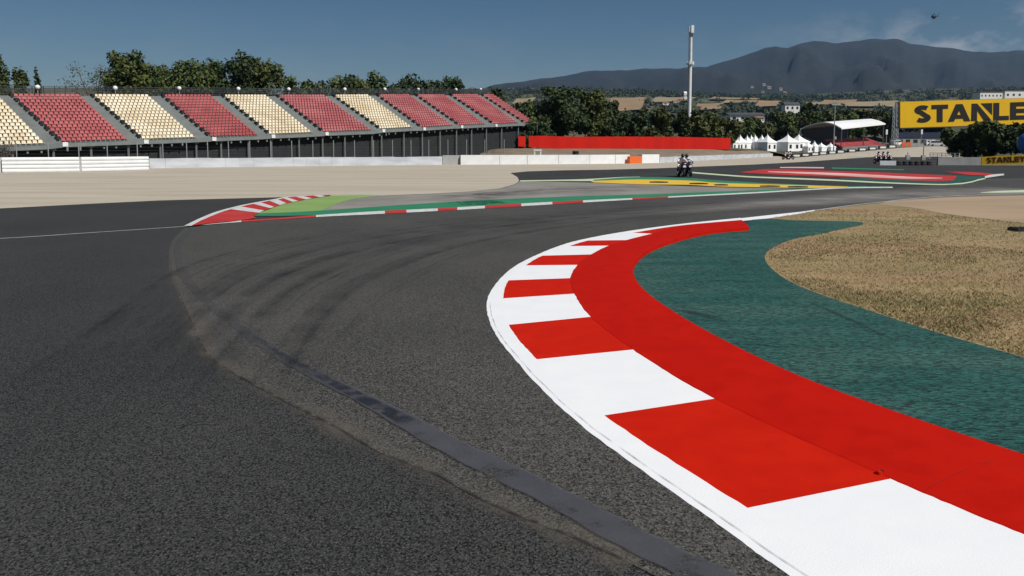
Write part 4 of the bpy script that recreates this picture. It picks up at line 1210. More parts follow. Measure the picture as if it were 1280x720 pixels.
# red banner
rt_pts = smooth([A(648, 183, 117), A(700, 186.2, 121.5), A(780, 186.6, 128.5), A(850, 186.8, 140), A(913, 187, 150)], 12)
c0 = rt_pts[0].copy(); c0.z = rt_pts[0].z - .6
bn = thing('banner_fence', 'long bright red banner fence along the top of the earth bank', 'banner', tuple(c0))
mb = MB()
for i, (p, q) in enumerate(zip(rt_pts, rt_pts[1:])):
    if 2 <= i < 3: continue
    a, b = p - c0, q - c0
    hgt = lambda j: (lerp_tab(px_of(rt_pts[j])[0], [(648, 12.5), (680, 15.6), (780, 15.8), (850, 15.6), (913, 14.2)])) / FPX * rt_pts[j].y
    n_ = Vector((0, .06 + .03 * math.sin(i * 1.3), 0))
    mb.hexa([a, b, b + Vector((0, .06, 0)), a + Vector((0, .06, 0))], [a + Vector((0, 0, hgt(i))), b + Vector((0, 0, hgt(i + 1))), b + Vector((0, .06, hgt(i + 1))), a + Vector((0, .06, hgt(i)))])
mb.build('cloth', M['banner'], bn)
for i in range(0, len(rt_pts), 2):
    p = rt_pts[i] - c0
    mb = MB(); mb.bar((p.x, p.y + .14, p.z - 1.2), (p.x, p.y + .14, p.z + 1.9), .06, .06); mb.build('post', M['darksteel'], bn)

# ================================================================== TENTS, ROOFED STAND, MAST
def tent(px, peak, base, wpx, Y, label, rz=.5):
    x = (px - 640) / FPX * Y
    zb, zp = A(px, base, Y).z, A(px, peak, Y).z
    w = wpx / FPX * Y * 1.12
    t = thing('pagoda_tent', label, 'tent', (x, Y, zb - .3), rz, 'white pagoda tents')
    H = zp - zb + .3
    he = H * .52
    mb = MB()
    for sx_, sy_ in ((1, 0), (-1, 0), (0, 1), (0, -1)):
        mb.box((sx_ * w * .49, sy_ * w * .49, he / 2), (.05 if sx_ else w * .98, .05 if sy_ else w * .98, he))
    mb.build('wall', M['tent'], t)
    if wpx > 12 or int(px) % 3 == 0:
        for q in (-.28, .28):
            mb = MB(); mb.box((q * w, -w * .49 - .03, he * .5), (w * .2, .05, he * .42)); mb.build('window', M['glass'], t)
    mb = MB()
    rings = []
    for q in range(9):
        u = q / 8
        rr_ = w * .53 * ((1 - u) ** 1.9 * .97 + .03 * (1 - u))
        rings.append([(rr_ * a, rr_ * b, he + (H - he) * u) for a, b in ((-1, -1), (1, -1), (1, 1), (-1, 1))])
    mb.loft([[(x_ * 1.0, y_, he - .25) for x_, y_, z_ in rings[0]]] + rings)
    mb.build('roof', M['tent'], t)
    return t
for px, pk, bs, w, Y, lab in [(915.5, 168, 187, 11, 214, 'white pagoda tent at the left end touching the red banner'), (924, 167.6, 187, 11, 216, 'white pagoda tent second from the red banner'), (932.5, 168, 187, 10, 219, 'white pagoda tent third from the red banner, beside the narrow peak'), (937.5, 167.4, 186.6, 9, 236, 'narrow white tent peak behind the third and fifth tents'), (942.5, 167.2, 187, 10, 219, 'white pagoda tent right of the narrow peak'), (950.8, 167.4, 187.4, 11, 214, 'white pagoda tent second last of the left row'), (957.8, 166.6, 188, 14, 207, 'white pagoda tent with windows at the right end of the left row'), (983, 166.6, 187.6, 18, 208, 'large white pagoda tent left of the roofed stand'), (996.5, 166.6, 187, 17, 216, 'large white pagoda tent in front of the roofed stand corner'), (1008, 176, 189, 9, 214, 'small white tent beside the large pair'), (1016.5, 175, 189, 6, 214, 'smallest white tent, narrow, under the roofed stand'), (1025, 177.5, 188.5, 9, 216, 'small white tent left of the lamp post foot'), (1036.5, 177.5, 188.5, 8, 216, 'small white tent directly left of the lamp post')]:
    tent(px, pk, bs, w, Y, lab)
# roofed stand
YS = 236
rs = thing('roofed_stand', 'small grandstand under a curved white roof behind the tents', 'grandstand', tuple(A(1050, 187, YS)))
o0 = Vector(rs.location)
def q(px, py, Y): return A(px, py, Y) - o0
# roof: left edge arched (1001,161)->(1028,152.5)->(1052,160); ridge right (1084,149) -> (1107,154.5)
arcL = [q(1001, 160.6, 252), q(1010, 156.5, 249), q(1028, 152.6, 243), q(1040, 154.2, 239), q(1052, 160.2, 233)]
arcR = [q(1057, 156.4, 285), q(1066, 152.2, 283), q(1084, 148.6, 279), q(1096, 150.0, 272), q(1107, 154.4, 262)]
aL, aR = smooth(arcL, 5), smooth(arcR, 5)
mb = MB()
for i in range(len(aL) - 1):
    a, b, c, d = aL[i], aL[i + 1], aR[i + 1], aR[i]
    t_ = Vector((0, 0, .35))
    mb.hexa([a - t_, b - t_, c - t_, d - t_], [a, b, c, d])
mb.build('roof', M['roofwhite'], rs, merge=True)
mb = MB()
mb.bar(arcL[0], (arcL[0].x, arcL[0].y, -1), .3, .3); mb.build('column', M['mastwhite'], rs)
for t in (0.02, .5, .97):
    p = aL[-1].lerp(aR[-1], t); mb = MB(); mb.bar(p + Vector((0, .6, -.3)), (p.x, p.y + .6, -1), .25, .25); mb.build('column', M['darksteel'], rs)
# rear wall and side wall dark
mb = MB()
a, b = aL[2], aR[2]
mb.hexa([Vector((a.x, a.y, -1)), Vector((b.x, b.y, -1)), Vector((b.x, b.y + .3, -1)), Vector((a.x, a.y + .3, -1))], [a - Vector((0, 0, .5)), b - Vector((0, 0, .5)), b + Vector((0, .3, -.5)), a + Vector((0, .3, -.5))])
mb.build('rear_wall', M['navy'], rs)
mb = MB()
for i in range(0, 12):
    a = aL[2].lerp(aL[-1], i / 12); b = aL[2].lerp(aL[-1], (i + 1) / 12)
    zt = a.z * (1 - i / 12) * .55
    mb.hexa([Vector((a.x, a.y, -1)), Vector((b.x, b.y, -1)), Vector((b.x + .2, b.y, -1)), Vector((a.x + .2, a.y, -1))], [Vector((a.x, a.y, zt)), Vector((b.x, b.y, zt)), Vector((b.x + .2, b.y, zt)), Vector((a.x + .2, a.y, zt))])
mb.build('side_wall', M['stepgrey'], rs)
mb = MB()
for i in range(9):       # stepped red seating
    t0 = .48 + .52 * (1 - i / 9)
    a = aL[2].lerp(aL[-1], t0); b = aR[2].lerp(aR[-1], t0)
    z = .6 + i * .28
    mb.bar(Vector((a.x + .4, a.y - .1, z)), Vector((b.x - .4, b.y - .1, z + .9)), .6, .5)
mb.build('seat_rows', M['seatred'], rs)
mb = MB(); a, b = aL[-1], aR[-1]
mb.bar(Vector((a.x, a.y - 1, .2)), Vector((b.x, b.y - 1, 1.0)), .2, 1.0); mb.build('front_wall', M['stepgrey'], rs)

# tall white mast
YM = 255
p = A(861.5, 150, YM)
ms = thing('telecom_mast', 'tall slim white mast with equipment at its top above the trees', 'mast', (p.x, YM, hill_z(862, YM)))
z0 = ms.location.z
def mz(y): return A(862, y, YM).z - z0
mb = MB(); mb.tube([(0, 0, 0), (0, 0, mz(82)), (.06, 0, mz(81)), (.06, 0, mz(46))], [.60, .52, .48, .42], 14); mb.build('pole', M['mastwhite'], ms, shade=False)
mb = MB()
mb.tube([(0.03, 0, mz(80.5)), (0.03, 0, mz(77.5))], [.95, .95], 12)
for a_ in range(6):
    mb.box((.03 + .95 * math.cos(a_ * 1.05), .95 * math.sin(a_ * 1.05), mz(79)), (.35, .35, 1.0), a_ * 1.05)
mb.build('platform', M['mastwhite'], ms)
mb = MB(); mb.tube([(.06, 0, mz(46)), (.06, 0, mz(42))], [.55, .75], 12); mb.box((-.35, -.4, mz(43)), (.55, .5, 1.5)); mb.build('equipment_box', M['darksteel'], ms)
mb = MB(); mb.box((.45, -.2, mz(36.5)), (.85, .7, (mz(32) - mz(41.5)))); mb.box((-.45, .1, mz(37)), (.35, .5, (mz(33.5) - mz(41))), .3); mb.build('antenna_panel', M['whiteplastic'], ms)
mb = MB(); mb.tube([(.1, 0, mz(34)), (.1, 0, mz(28.5))], [.06, .04], 6); mb.build('lightning_rod', M['steel'], ms)
mb = MB(); mb.bar((-.72, -.1, 0), (-.60, -.1, mz(47)), .12, .12); mb.build('shade_edge', M['darksteel'], ms)  # dark bar stands in for the shaded left edge of the pole

# lamp post by the roofed stand
YL = 203
p = A(1042, 186, YL)
lp_ = thing('lamp_post', 'thin grey lamp post in front of the roofed stand', 'lamp post', (p.x, YL, p.z - .5))
zt = A(1042, 131, YL).z - p.z + .5
mb = MB(); mb.tube([(0, 0, 0), (0, 0, zt)], [.16, .10], 8); mb.build('pole', M['steel'], lp_)
mb = MB(); mb.box((0, 0, zt + .1), (1.6, .3, .45)); mb.build('lamp_head', M['steel'], lp_)
mb = MB(); mb.box((.3, 0, zt * .28), (.5, .4, .7)); mb.build('control_box', M['concrete'], lp_)

# ================================================================== LETTERING
def letters(word, heavy=True):
    """polygons of block capitals, height 1; returns list of (outline points) and total width"""
    out = []
    x = 0.
    def poly(p): out.append([(x + a, b) for a, b in p])
    for ch in word:
        if ch == 'S':
            cl_ = []
            for i in range(13):
                a_ = math.radians(35 + 215 * i / 12); cl_.append((.40 + .27 * math.cos(a_), .735 + .145 * math.sin(a_)))
            for i in range(1, 14):
                a_ = math.radians(70 - 215 * i / 13); cl_.append((.40 + .28 * math.cos(a_), .265 + .145 * math.sin(a_)))
            hw_ = .125
            P = [Vector((a, b, 0)) for a, b in cl_]
            Lp, Rp = [], []
            for i, pnt in enumerate(P):
                d = (P[min(i + 1, len(P) - 1)] - P[max(i - 1, 0)]).normalized()
                nn_ = Vector((-d.y, d.x, 0))
                Lp.append(pnt + nn_ * hw_); Rp.append(pnt - nn_ * hw_)
            for i in range(len(P) - 1):
                poly([(Lp[i].x, Lp[i].y), (Lp[i + 1].x, Lp[i + 1].y), (Rp[i + 1].x, Rp[i + 1].y), (Rp[i].x, Rp[i].y)])
            x += .84
        elif ch == 'T':
            poly([(0, .76), (.80, .76), (.80, 1), (0, 1)]); poly([(.26, 0), (.54, 0), (.54, .76), (.26, .76)]); x += .80
        elif ch == 'A':
            poly([(0, 0), (.29, 0), (.36, .18), (.72, .18), (.79, 0), (1.08, 0), (.70, 1), (.38, 1)][:2] + [(.54, .62), (.54, 1), (.38, 1)])
            poly([(.79, 0), (1.08, 0), (.70, 1), (.54, 1), (.54, .62)])
            poly([(.34, .16), (.74, .16), (.66, .38), (.42, .38)]); x += 1.12
        elif ch == 'N':
            poly([(0, 0), (.28, 0), (.28, 1), (.02, 1)]); poly([(.28, .62), (.62, 0), (.98, 0), (.28, 1)])
            poly([(.46, 1), (1.0, 1), (1.0, .32)]); x += 1.06
        elif ch == 'L':
            poly([(0, 0), (.28, 0), (.28, 1), (0, 1)]); poly([(.28, 0), (.74, 0), (.74, .24), (.28, .24)]); x += .80
        elif ch == 'E':
            poly([(0, 0), (.28, 0), (.28, 1), (0, 1)])
            for z in (0, .38, .76): poly([(.28, z), (.74, z), (.74, z + .24), (.28, z + .24)])
            x += .82
        elif ch == 'Y':
            poly([(.30, 0), (.58, 0), (.58, .42), (.30, .42)]); poly([(.30, .42), (.58, .42), (.30, 1), (0, 1)]); poly([(.30, .42), (.58, .42), (.88, 1), (.58, 1)]); x += .90
    return out, x
def put_letters(word, origin, xdir, zdir, height, squeeze, depth, m, parent, name='lettering'):
    polys, W = letters(word)
    mb = MB()
    nrm = xdir.cross(zdir).normalized()      # towards the viewer
    for j, pl in enumerate(polys):
        off = depth + .002 * (j % 3)
        f = [origin + xdir * (a * height * squeeze) + zdir * (b * height) + nrm * off for a, b in pl]
        mb.face(f)
        g = [origin + xdir * (a * height * squeeze) + zdir * (b * height) + nrm * (depth * .3) for a, b in pl]
        for i in range(len(pl)):
            k2 = (i + 1) % len(pl)
            mb.face([f[i], g[i], g[k2], f[k2]])
    return mb.build(name, m, parent)

# big yellow sign hung from a gantry reaching in from the right
YG = 150
def gy(px): return YG - (px - 1125) * .02
BLs, TLs = A(1125.3, 159.8, gy(1125)), A(1125.3, 127.4, gy(1125))
BRs, TRs = A(1340, 153.4, gy(1340)), A(1340, 121.0, gy(1340))
gn = thing('gantry_sign', 'big yellow gantry sign with black capital letters', 'sign', (BLs.x, BLs.y, 0))
o0 = Vector(gn.location)
a, b, c, d = [p - o0 for p in (BLs, BRs, TRs, TLs)]
bk = Vector((0, .3, 0))
mb = MB(); mb.hexa([a, b, b + bk, a + bk], [d, c, c + bk, d + bk]); mb.build('board', M['signyellow'], gn)
xd = (b - a).normalized(); zd = (d - a).normalized()
hgt_ = (d - a).length
put_letters('STANLEY', a + xd * (16.5 / FPX * YG) + zd * (hgt_ * .18), xd, zd, hgt_ * .66, 1.125, .05, M['ink'], gn)
mb = MB()
for pa, pb in ((a, b), (d, c)):
    mb.bar(pa + Vector((0, .9, 0)), pb + Vector((0, .9, 0)), .16, .16); mb.bar(pa + Vector((0, 1.9, 0)), pb + Vector((0, 1.9, 0)), .16, .16)
for i in range(16):
    t = i / 15
    p0, p1 = a.lerp(b, t), d.lerp(c, t)
    for yy in (.9, 1.9):
        mb.bar(p0 + Vector((0, yy, 0)), p1 + Vector((0, yy, 0)), .09, .09)
    if i < 15:
        p2 = d.lerp(c, (i + 1) / 15); mb.bar(p0 + Vector((0, .9, 0)), p2 + Vector((0, .9, 0)), .07, .07)
    mb.bar(p0 + Vector((0, .3, .3)), p0 + Vector((0, 1.9, .3)), .08, .08)
mb.build('truss', M['darksteel'], gn)
mb = MB(); e = b + Vector((0, 1.4, 0))
mb.bar((e.x, e.y, -.2), (e.x, e.y, c.z), .8, .8); mb.build('tower', M['darksteel'], gn)
mb = MB(); mb.bar(a - zd * .10 + bk * .5, b - zd * .10 + bk * .5, .34, .16); mb.bar(a - xd * .09 + bk * .5, d - xd * .09 + bk * .5, .34, .14); mb.build('frame', M['darksteel'], gn)

# small yellow board on the grey wall
Yb = 78.6
def bp(px, py): return A(px, py, Yb + (1227 - px) * .03)
GRY = thing('trackside_board', 'low yellow trackside board with dark letters on the grey wall', 'sign', (bp(1227, 205.6).x, Yb, 0))
o0 = Vector(GRY.location)
a, b, c, d = bp(1227, 206) - o0, bp(1310, 205.4) - o0, bp(1310, 192.0) - o0, bp(1227, 196.3) - o0
bk = Vector((0, .12, 0))
mb = MB(); mb.hexa([a, b, b + bk, a + bk], [d, c, c + bk, d + bk]); mb.build('board', M['signyellow'], GRY)
xd = (b - a).normalized(); zd = (d - a).normalized(); hgt_ = (d - a).length
put_letters('STANLEY', a + xd * .42 + zd * (hgt_ * .22) + Vector((0, 0, .02)), (xd + zd * .03).normalized(), zd, hgt_ * .68, .98, .02, M['inkred'], GRY)
wall_thing('concrete_wall', [G(1172.5, 206.4), G(1227, 206.6), G(1320, 206.8)], .80, .5, M['concrete'], 'low grey concrete wall left of the small yellow board', 'wall')
# long dark tyre wall and white block
def row_tyres(x0, x1, y, h, label, m, name='tyre_wall'):
    p0, p1 = G(x0, y), G(x1, y)
    t = thing(name, label, 'tyre wall', tuple((p0 + p1) / 2))
    L = (p1 - p0).length; nn_ = int(L / .6)
    mb = MB()
    for i in range(nn_):
        xx = -L / 2 + .3 + i * .6
        for z in range(int(h / .2)):
            mb.tube([(xx, 0, .01 + z * .2), (xx, 0, .10 + z * .2), (xx, 0, .19 + z * .2)], [.25, .30, .25], 10)
    mb.build('tyres', m, t)
    mb = MB(); mb.box((0, 0, h + .04), (L, .55, .05)); mb.build('cover', M['darksteel'], t)
row_tyres(1120.5, 1171, 206.6, .60, 'long dark tyre wall left of the grey concrete wall', M['tyre'])
wall_thing('barrier_block', [G(1100, 206.6), G(1120, 206.7)], .45, .5, M['whiteplastic'], 'low white block at the left end of the dark tyre wall', 'barrier')
# railing near the gravel bank
rl = thing('railing', 'low pale metal railing at the foot of the gravel bank', 'railing', tuple(G(1180, 199.5)))
o0 = Vector(rl.location)
a, b = G(1162, 199.0) - o0, G(1199, 200.5) - o0
for i in range(8):
    p = a.lerp(b, i / 7); mb = MB(); mb.bar(p, p + Vector((0, 0, 1.05)), .07, .07); mb.build('post', M['mastwhite'], rl)
mb = MB()
for z in (1.0, .7, .4): mb.bar(a + Vector((0, 0, z)), b + Vector((0, 0, z)), .05, .08)
mb.build('rail', M['mastwhite'], rl)
# thin poles
for x, y0_, y1_, Y, lab in [(1134.5, 199, 190.5, 120, 'short dark pole left of the taller pole before the gravel bank'), (1154, 199, 183, 118, 'thin dark pole standing before the gravel bank')]:
    p = A(x, y0_, Y); t = thing('pole', lab, 'pole', (p.x, Y, 0))
    H = A(x, y1_, Y).z
    mb = MB(); mb.tube([(0, 0, 0), (0, 0, H)], [.06, .045], 6); mb.build('shaft', M['darksteel'], t)
    mb = MB(); mb.box((0, 0, .35), (.55, .4, .7)); mb.build('base', M['concrete'], t)
for x, Y, yt, yb_, lab in [(1107.5, 258, 161.5, 182, 'white topped pole at the right corner of the roofed stand'), (1151.5, 275, 161.5, 178, 'white topped pole before the navy panel')]:
    p = A(x, yb_, Y); t = thing('pole', lab, 'pole', (p.x, Y, p.z - .5)); H = A(x, yt, Y).z - p.z + .5
    mb = MB(); mb.tube([(0, 0, 0), (0, 0, H - .8)], .12, 6); mb.build('shaft', M['steel'], t)
    mb = MB(); mb.box((0, 0, H - .9), (.55, .5, 1.6)); mb.build('housing', M['whiteplastic'], t)
# lattice tower
YT = 272
p = A(1118, 183, YT)
lt = thing('lattice_tower', 'grey lattice tower just left of the big yellow sign', 'tower', (p.x, YT, p.z - .4))
H = A(1118, 130, YT).z - p.z
mb = MB()
for sx_ in (-.8, .8):
    for sy_ in (-.8, .8):
        mb.bar((sx_, sy_, 0), (sx_ * .8, sy_ * .8, H), .14, .14)
for i in range(9):
    z, z2 = H * i / 9, H * (i + 1) / 9
    w0 = .8 * (1 - .2 * i / 9)
    for sg in (-1, 1):
        mb.bar((-w0, sg * w0, z), (w0, sg * w0, z2), .08, .08); mb.bar((w0, sg * w0, z), (-w0, sg * w0, z2), .08, .08)
        mb.bar((sg * w0, -w0, z), (sg * w0, w0, z2), .08, .08); mb.bar((-w0, sg * w0, z2), (w0, sg * w0, z2), .08, .08)
mb.build('lattice', M['steel'], lt)
# low building with navy band
YB = 285
p = A(1121, 180, YB); q2 = A(1186, 179.5, YB)
bd = thing('building', 'low grey building with a navy band under the big yellow sign', 'building', (p.x, YB, p.z - 1))
W = q2.x - p.x
zt, zm = A(1121, 165.4, YB).z - p.z + 1, A(1121, 172, YB).z - p.z + 1
mb = MB(); mb.box((W / 2, 3, zm / 2), (W, 6, zm)); mb.build('wall', M['concrete'], bd)
mb = MB(); mb.box((W / 2, 3, (zm + zt) / 2), (W + .6, 6.6, zt - zm)); mb.build('roof_band', M['navy'], bd)
for i in range(7):
    mb = MB(); mb.box((W * (i + .5) / 7, -.03, zm * .62), (W * .08, .06, zm * .35)); mb.build('window', M['glass'], bd)
# orange boards and parked vans on the far bank
for x, w, lab in [(1129.5, 5.5, 'left of the two orange boards on the far bank'), (1136, 5, 'right of the two orange boards on the far bank')]:
    Y = 268; p = A(x, 184.4, Y); t = thing('orange_board', lab, 'board', (p.x, Y, p.z), 0, 'orange boards on the far bank')
    ww = w / FPX * Y
    mb = MB(); mb.box((0, 0, 1.05), (ww, .08, 1.5)); mb.build('panel', M['orange'], t)
    for sg in (-.4, .4):
        mb = MB(); mb.bar((sg * ww, .06, -.2), (sg * ww, .06, 1.8), .08, .08); mb.build('post', M['steel'], t)
def van(px, base, Y, rz, label):
    p = A(px, base, Y); t = thing('van', label, 'van', (p.x, Y, p.z), rz, 'vans parked on the far bank')
    prof = [(-2.2, .35), (2.2, .35), (2.25, .9), (1.6, 1.05), (1.05, 1.75), (.7, 1.9), (-2.1, 1.9), (-2.25, 1.6)]
    mb = MB(); mb.loft([[(a, -.85, z) for a, z in prof], [(a, .85, z) for a, z in prof]]); mb.build('body', M['carwhite'], t)
    mb = MB()
    mb.loft([[(a, -.87, z) for a, z in ((-1.9, 1.15), (1.35, 1.15), (1.0, 1.68), (-1.9, 1.7))], [(a, .87, z) for a, z in ((-1.9, 1.15), (1.35, 1.15), (1.0, 1.68), (-1.9, 1.7))]]); mb.build('window', M['glass'], t)
    for sx_ in (-1.4, 1.4):
        for sy_ in (-.8, .8):
            mb = MB(); mb.tube([(sx_, sy_ - .1, .33), (sx_, sy_ + .1, .33)], .33, 14); mb.build('wheel', M['tyre'], t)
van(1120.5, 182, 276, .5, 'white van left of the orange boards on the far bank')
van(1163, 182, 274, .2, 'white van right of the thin pole on the far bank')
van(1171, 182.6, 270, -.3, 'white van at the right end of the far gravel bank')
# tyre barrier units along the top of the gravel
tb0 = None
xs_ = [(995.5, 197), (1006.4, 196), (1018.4, 195), (1028.3, 194), (1039.8, 193), (1050.2, 192), (1064.4, 190.6), (1077.5, 189.2), (1090, 188), (1103, 186.7), (1114.7, 185.6)]
names = ['left end of the row', 'second from the left end', 'third from the left end', 'just left of the lamp post foot', 'right below the lamp post', 'first right of the lamp post', 'under the left part of the red seats', 'under the middle of the red seats', 'under the right part of the red seats', 'second from the right end', 'right end of the row']
hx = [(h_[0], h_[2]) for h_ in hi_]
for i, (x, y) in enumerate(xs_):
    Y = lerp_tab(x, hx) - 1.2
    p = A(x, y + .3, Y)
    lab = 'dark tyre barrier with a white panel, ' + names[i]
    if tb0 is None:
        tb0 = thing('tyre_barrier', lab, 'barrier', tuple(p), 0, 'tyre barriers along the far gravel bank')
        mb = MB()
        for r_ in range(4):
            for cc in range(4):
                mb.tube([(-.9 + cc * .6, 0, .02 + r_ * .27), (-.9 + cc * .6, 0, .14 + r_ * .27), (-.9 + cc * .6, 0, .26 + r_ * .27)], [.25, .30, .25], 9)
        mb.build('tyres', M['tyre'], tb0)
        mb = MB(); mb.box((0, -.34, .58), (1.5, .06, .50)); mb.build('panel', M['whiteplastic'], tb0)
        o = tb0
    else:
        o = copy_tree(tb0); o['label'] = lab
    o.location = p
    s_ = 11.2 / FPX * Y / 2.4
    o.scale = (s_, s_, min(1.25, s_))
# blue inflatable behind the yellow board
p = A(1287, 193, 88)
bi = thing('inflatable', 'round blue inflatable at the right edge above the yellow board', 'inflatable', (p.x, 88, 0))
mb = MB(); mb.ball((0, 0, 2.25), (1.28, 1.28, 1.28), 20, 14); mb.build('balloon', M['blue'], bi, shade=True)
mb = MB(); mb.tube([(0, 0, 0), (0, 0, 1.05)], [.3, .18], 10); mb.build('stem', M['blue'], bi)

# ================================================================== FAR BUILDINGS
def house(px, base, wpx, hpx, Y, label, dep=8, roof='rooftile', group='far houses', cat='house', wallm='wallwhite', nwin=3):
    p = A(px, base, Y)
    w, h = wpx / FPX * Y, hpx / FPX * Y
    t = thing('house', label, cat, (p.x, Y, p.z - 2), 0, group)
    mb = MB(); mb.box((0, 0, h * .35 + 1), (w, dep, h * .7 + 2)); mb.build('wall', M[wallm], t)
    z = h * .7 + 2
    mb = MB()
    mb.loft([[(-w * .54, -dep * .56, z), (-w * .54, dep * .56, z), (-w * .54, 0, z + h * .3)], [(w * .54, -dep * .56, z), (w * .54, dep * .56, z), (w * .54, 0, z + h * .3)]]); mb.build('roof', M[roof], t)
    for i in range(nwin):
        mb = MB(); mb.box((w * ((i + .5) / nwin - .5), -dep / 2 - .04, z - h * .36), (w / nwin * .4, .1, h * .3)); mb.build('window', M['glass'], t)
    return t
for (x, bs, w, h, Y, lab, rf) in [(939.5, 109.5, 5, 2.4, 2650, 'lowest pale house at the left of the mountain hamlet', 'rooftile'), (954.5, 106.8, 5, 3, 2700, 'topmost white house of the mountain hamlet', 'wallwhite'), (961, 110.6, 6, 3.4, 2650, 'middle white house of the mountain hamlet', 'wallwhite'), (953, 115.4, 5, 2.2, 2560, 'dim small house below the mountain hamlet', 'rooftile'), (975.5, 112.6, 5, 3.4, 2650, 'bright white house right of the mountain hamlet', 'wallwhite'), (980.5, 118, 5, 4, 2560, 'tall pale house lowest right of the mountain hamlet', 'wallwhite')]:
    house(x, bs, w * .8, h * .85, Y, lab, 12, 'fieldpale' if rf == 'wallwhite' else rf, wallm='concrete')
house(856.5, 122.5, 3.4, 8, 1450, 'small white tower house just left of the mast', 6, 'wallwhite')
house(846, 129.5, 9, 4, 1400, 'low white house left of the mast', 9, 'rooftile')
house(832, 130.5, 8, 3, 1420, 'pale low house furthest left of the mast', 9, 'rooftile')
house(652, 131.5, 18, 3.6, 900, 'long pale shed above the grandstand end', 10, 'fieldpale', nwin=5)
house(929, 152, 42, 11, 420, 'wide shed with a dark roof between the trees', 14, 'roofdark', cat='shed', nwin=4)
house(948, 152.5, 9, 7, 400, 'small white house beside the dark roofed shed', 7, 'rooftile')
house(988, 139, 18, 11, 700, 'dark roofed house with pale walls left of the tan field', 10, 'roofdark')
# long white factory at the right
YF = 1200
p = A(1225, 123, YF)
fb = thing('factory', 'long white industrial building on the hill above the yellow sign', 'building', (p.x, YF, p.z - 3))
for x0, x1, yt in ((1225, 1253, 115.2), (1256, 1300, 113.4), (1302, 1340, 114)):
    a = A(x0, 123, YF).x - p.x; b = A(x1, 123, YF).x - p.x; zt = A(x0, yt, YF).z - p.z + 3
    mb = MB(); mb.box(((a + b) / 2, 10, zt / 2), (b - a, 20, zt)); w_ = mb.build('wall', M['wallwhite'], fb)
    mb = MB(); mb.box(((a + b) / 2, 10, zt + .5), (b - a + 1.5, 21.5, 1.0)); mb.build('roof', M['roofdark'], fb)
    for i in range(6):
        mb = MB(); mb.box((a + (b - a) * (i + .5) / 6, -.05, zt * .58), ((b - a) / 6 * .35, .12, zt * .22)); mb.build('window', M['glass'], fb)

# ================================================================== MOTORCYCLES AND RIDERS
def make_bike():
    t = thing('motorcycle', 'dark racing motorcycle', 'motorcycle', (0, 0, 0), 0, 'motorcycles on the far track')
    for y in (-.70, .68):
        w_ = MB(); ring = []
        for i in range(25):
            a_ = 2 * math.pi * i / 24; ring.append((0, y + .245 * math.cos(a_), .305 + .245 * math.sin(a_)))
        w_.tube(ring, .062 if y < 0 else .085, 10, False)
        wo_ = w_.build('wheel', M['tyre'], t, shade=True)
        r_ = MB()
        r_.tube([(-.05, y, .305), (.05, y, .305)], .06, 10)
        for i in range(5):
            a_ = 2 * math.pi * i / 5; r_.bar((0, y, .305), (0, y + .2 * math.cos(a_), .305 + .2 * math.sin(a_)), .03, .04)
        for sg in (-.07, .07): r_.tube([(sg - .004, y, .305), (sg + .004, y, .305)], .14, 14)
        r_.build('rim', M['chrome'], wo_)
    mb = MB()
    for sg in (-.10, .10): mb.tube([(sg, -.70, .305), (sg, -.42, .90)], .028, 8)
    mb.build('fork', M['chrome'], t)
    # fairing lofted from nose to tank
    def ring_(y, w, zb, zt): return [(w * math.cos(a) * (1 if abs(math.cos(a)) > .3 else .9), y, (zb + zt) / 2 + (zt - zb) / 2 * math.sin(a)) for a in [2 * math.pi * i / 14 for i in range(14)]]
    mb = MB(); mb.loft([ring_(-.86, .05, .70, .80), ring_(-.78, .14, .60, .92), ring_(-.62, .21, .46, .98), ring_(-.40, .24, .28, .96), ring_(-.05, .22, .22, .86), ring_(.18, .16, .30, .72), ring_(.30, .10, .40, .62)])
    mb.build('fairing', M['fairing'], t, shade=True)
    mb = MB(); mb.loft([ring_(-.74, .12, .90, .96), ring_(-.62, .16, .94, 1.06), ring_(-.48, .14, .98, 1.12), ring_(-.42, .11, 1.0, 1.10)]); mb.build('windscreen', M['glass'], t, shade=True)
    mb = MB(); mb.loft([ring_(-.32, .12, .80, .96), ring_(-.15, .17, .76, 1.0), ring_(.08, .14, .74, .92), ring_(.16, .09, .74, .84)]); mb.build('fuel_tank', M['redpart'], t, shade=True)
    mb = MB(); mb.loft([ring_(.12, .11, .70, .80), ring_(.40, .14, .74, .84), ring_(.70, .11, .86, 1.0), ring_(.86, .05, .96, 1.02)]); mb.build('seat', M['leatherblack'], t, shade=True)
    mb = MB()
    for sg in (-.11, .11): mb.bar((sg, .12, .42), (sg, .68, .305), .05, .09)
    mb.build('swingarm', M['chrome'], t)
    mb = MB(); mb.tube([(.14, -.1, .26), (.18, .35, .32), (.20, .75, .50)], [.04, .05, .06], 10); mb.build('exhaust', M['chrome'], t, shade=True)
    mb = MB(); mb.tube([(-.30, -.42, .93), (-.12, -.50, .95), (.12, -.50, .95), (.30, -.42, .93)], .018, 8); mb.build('handlebar', M['darksteel'], t)
    mb = MB(); mb.box((0, -.852, .76), (.20, .03, .12)); mb.build('number_plate', M['whiteplastic'], t)
    return t
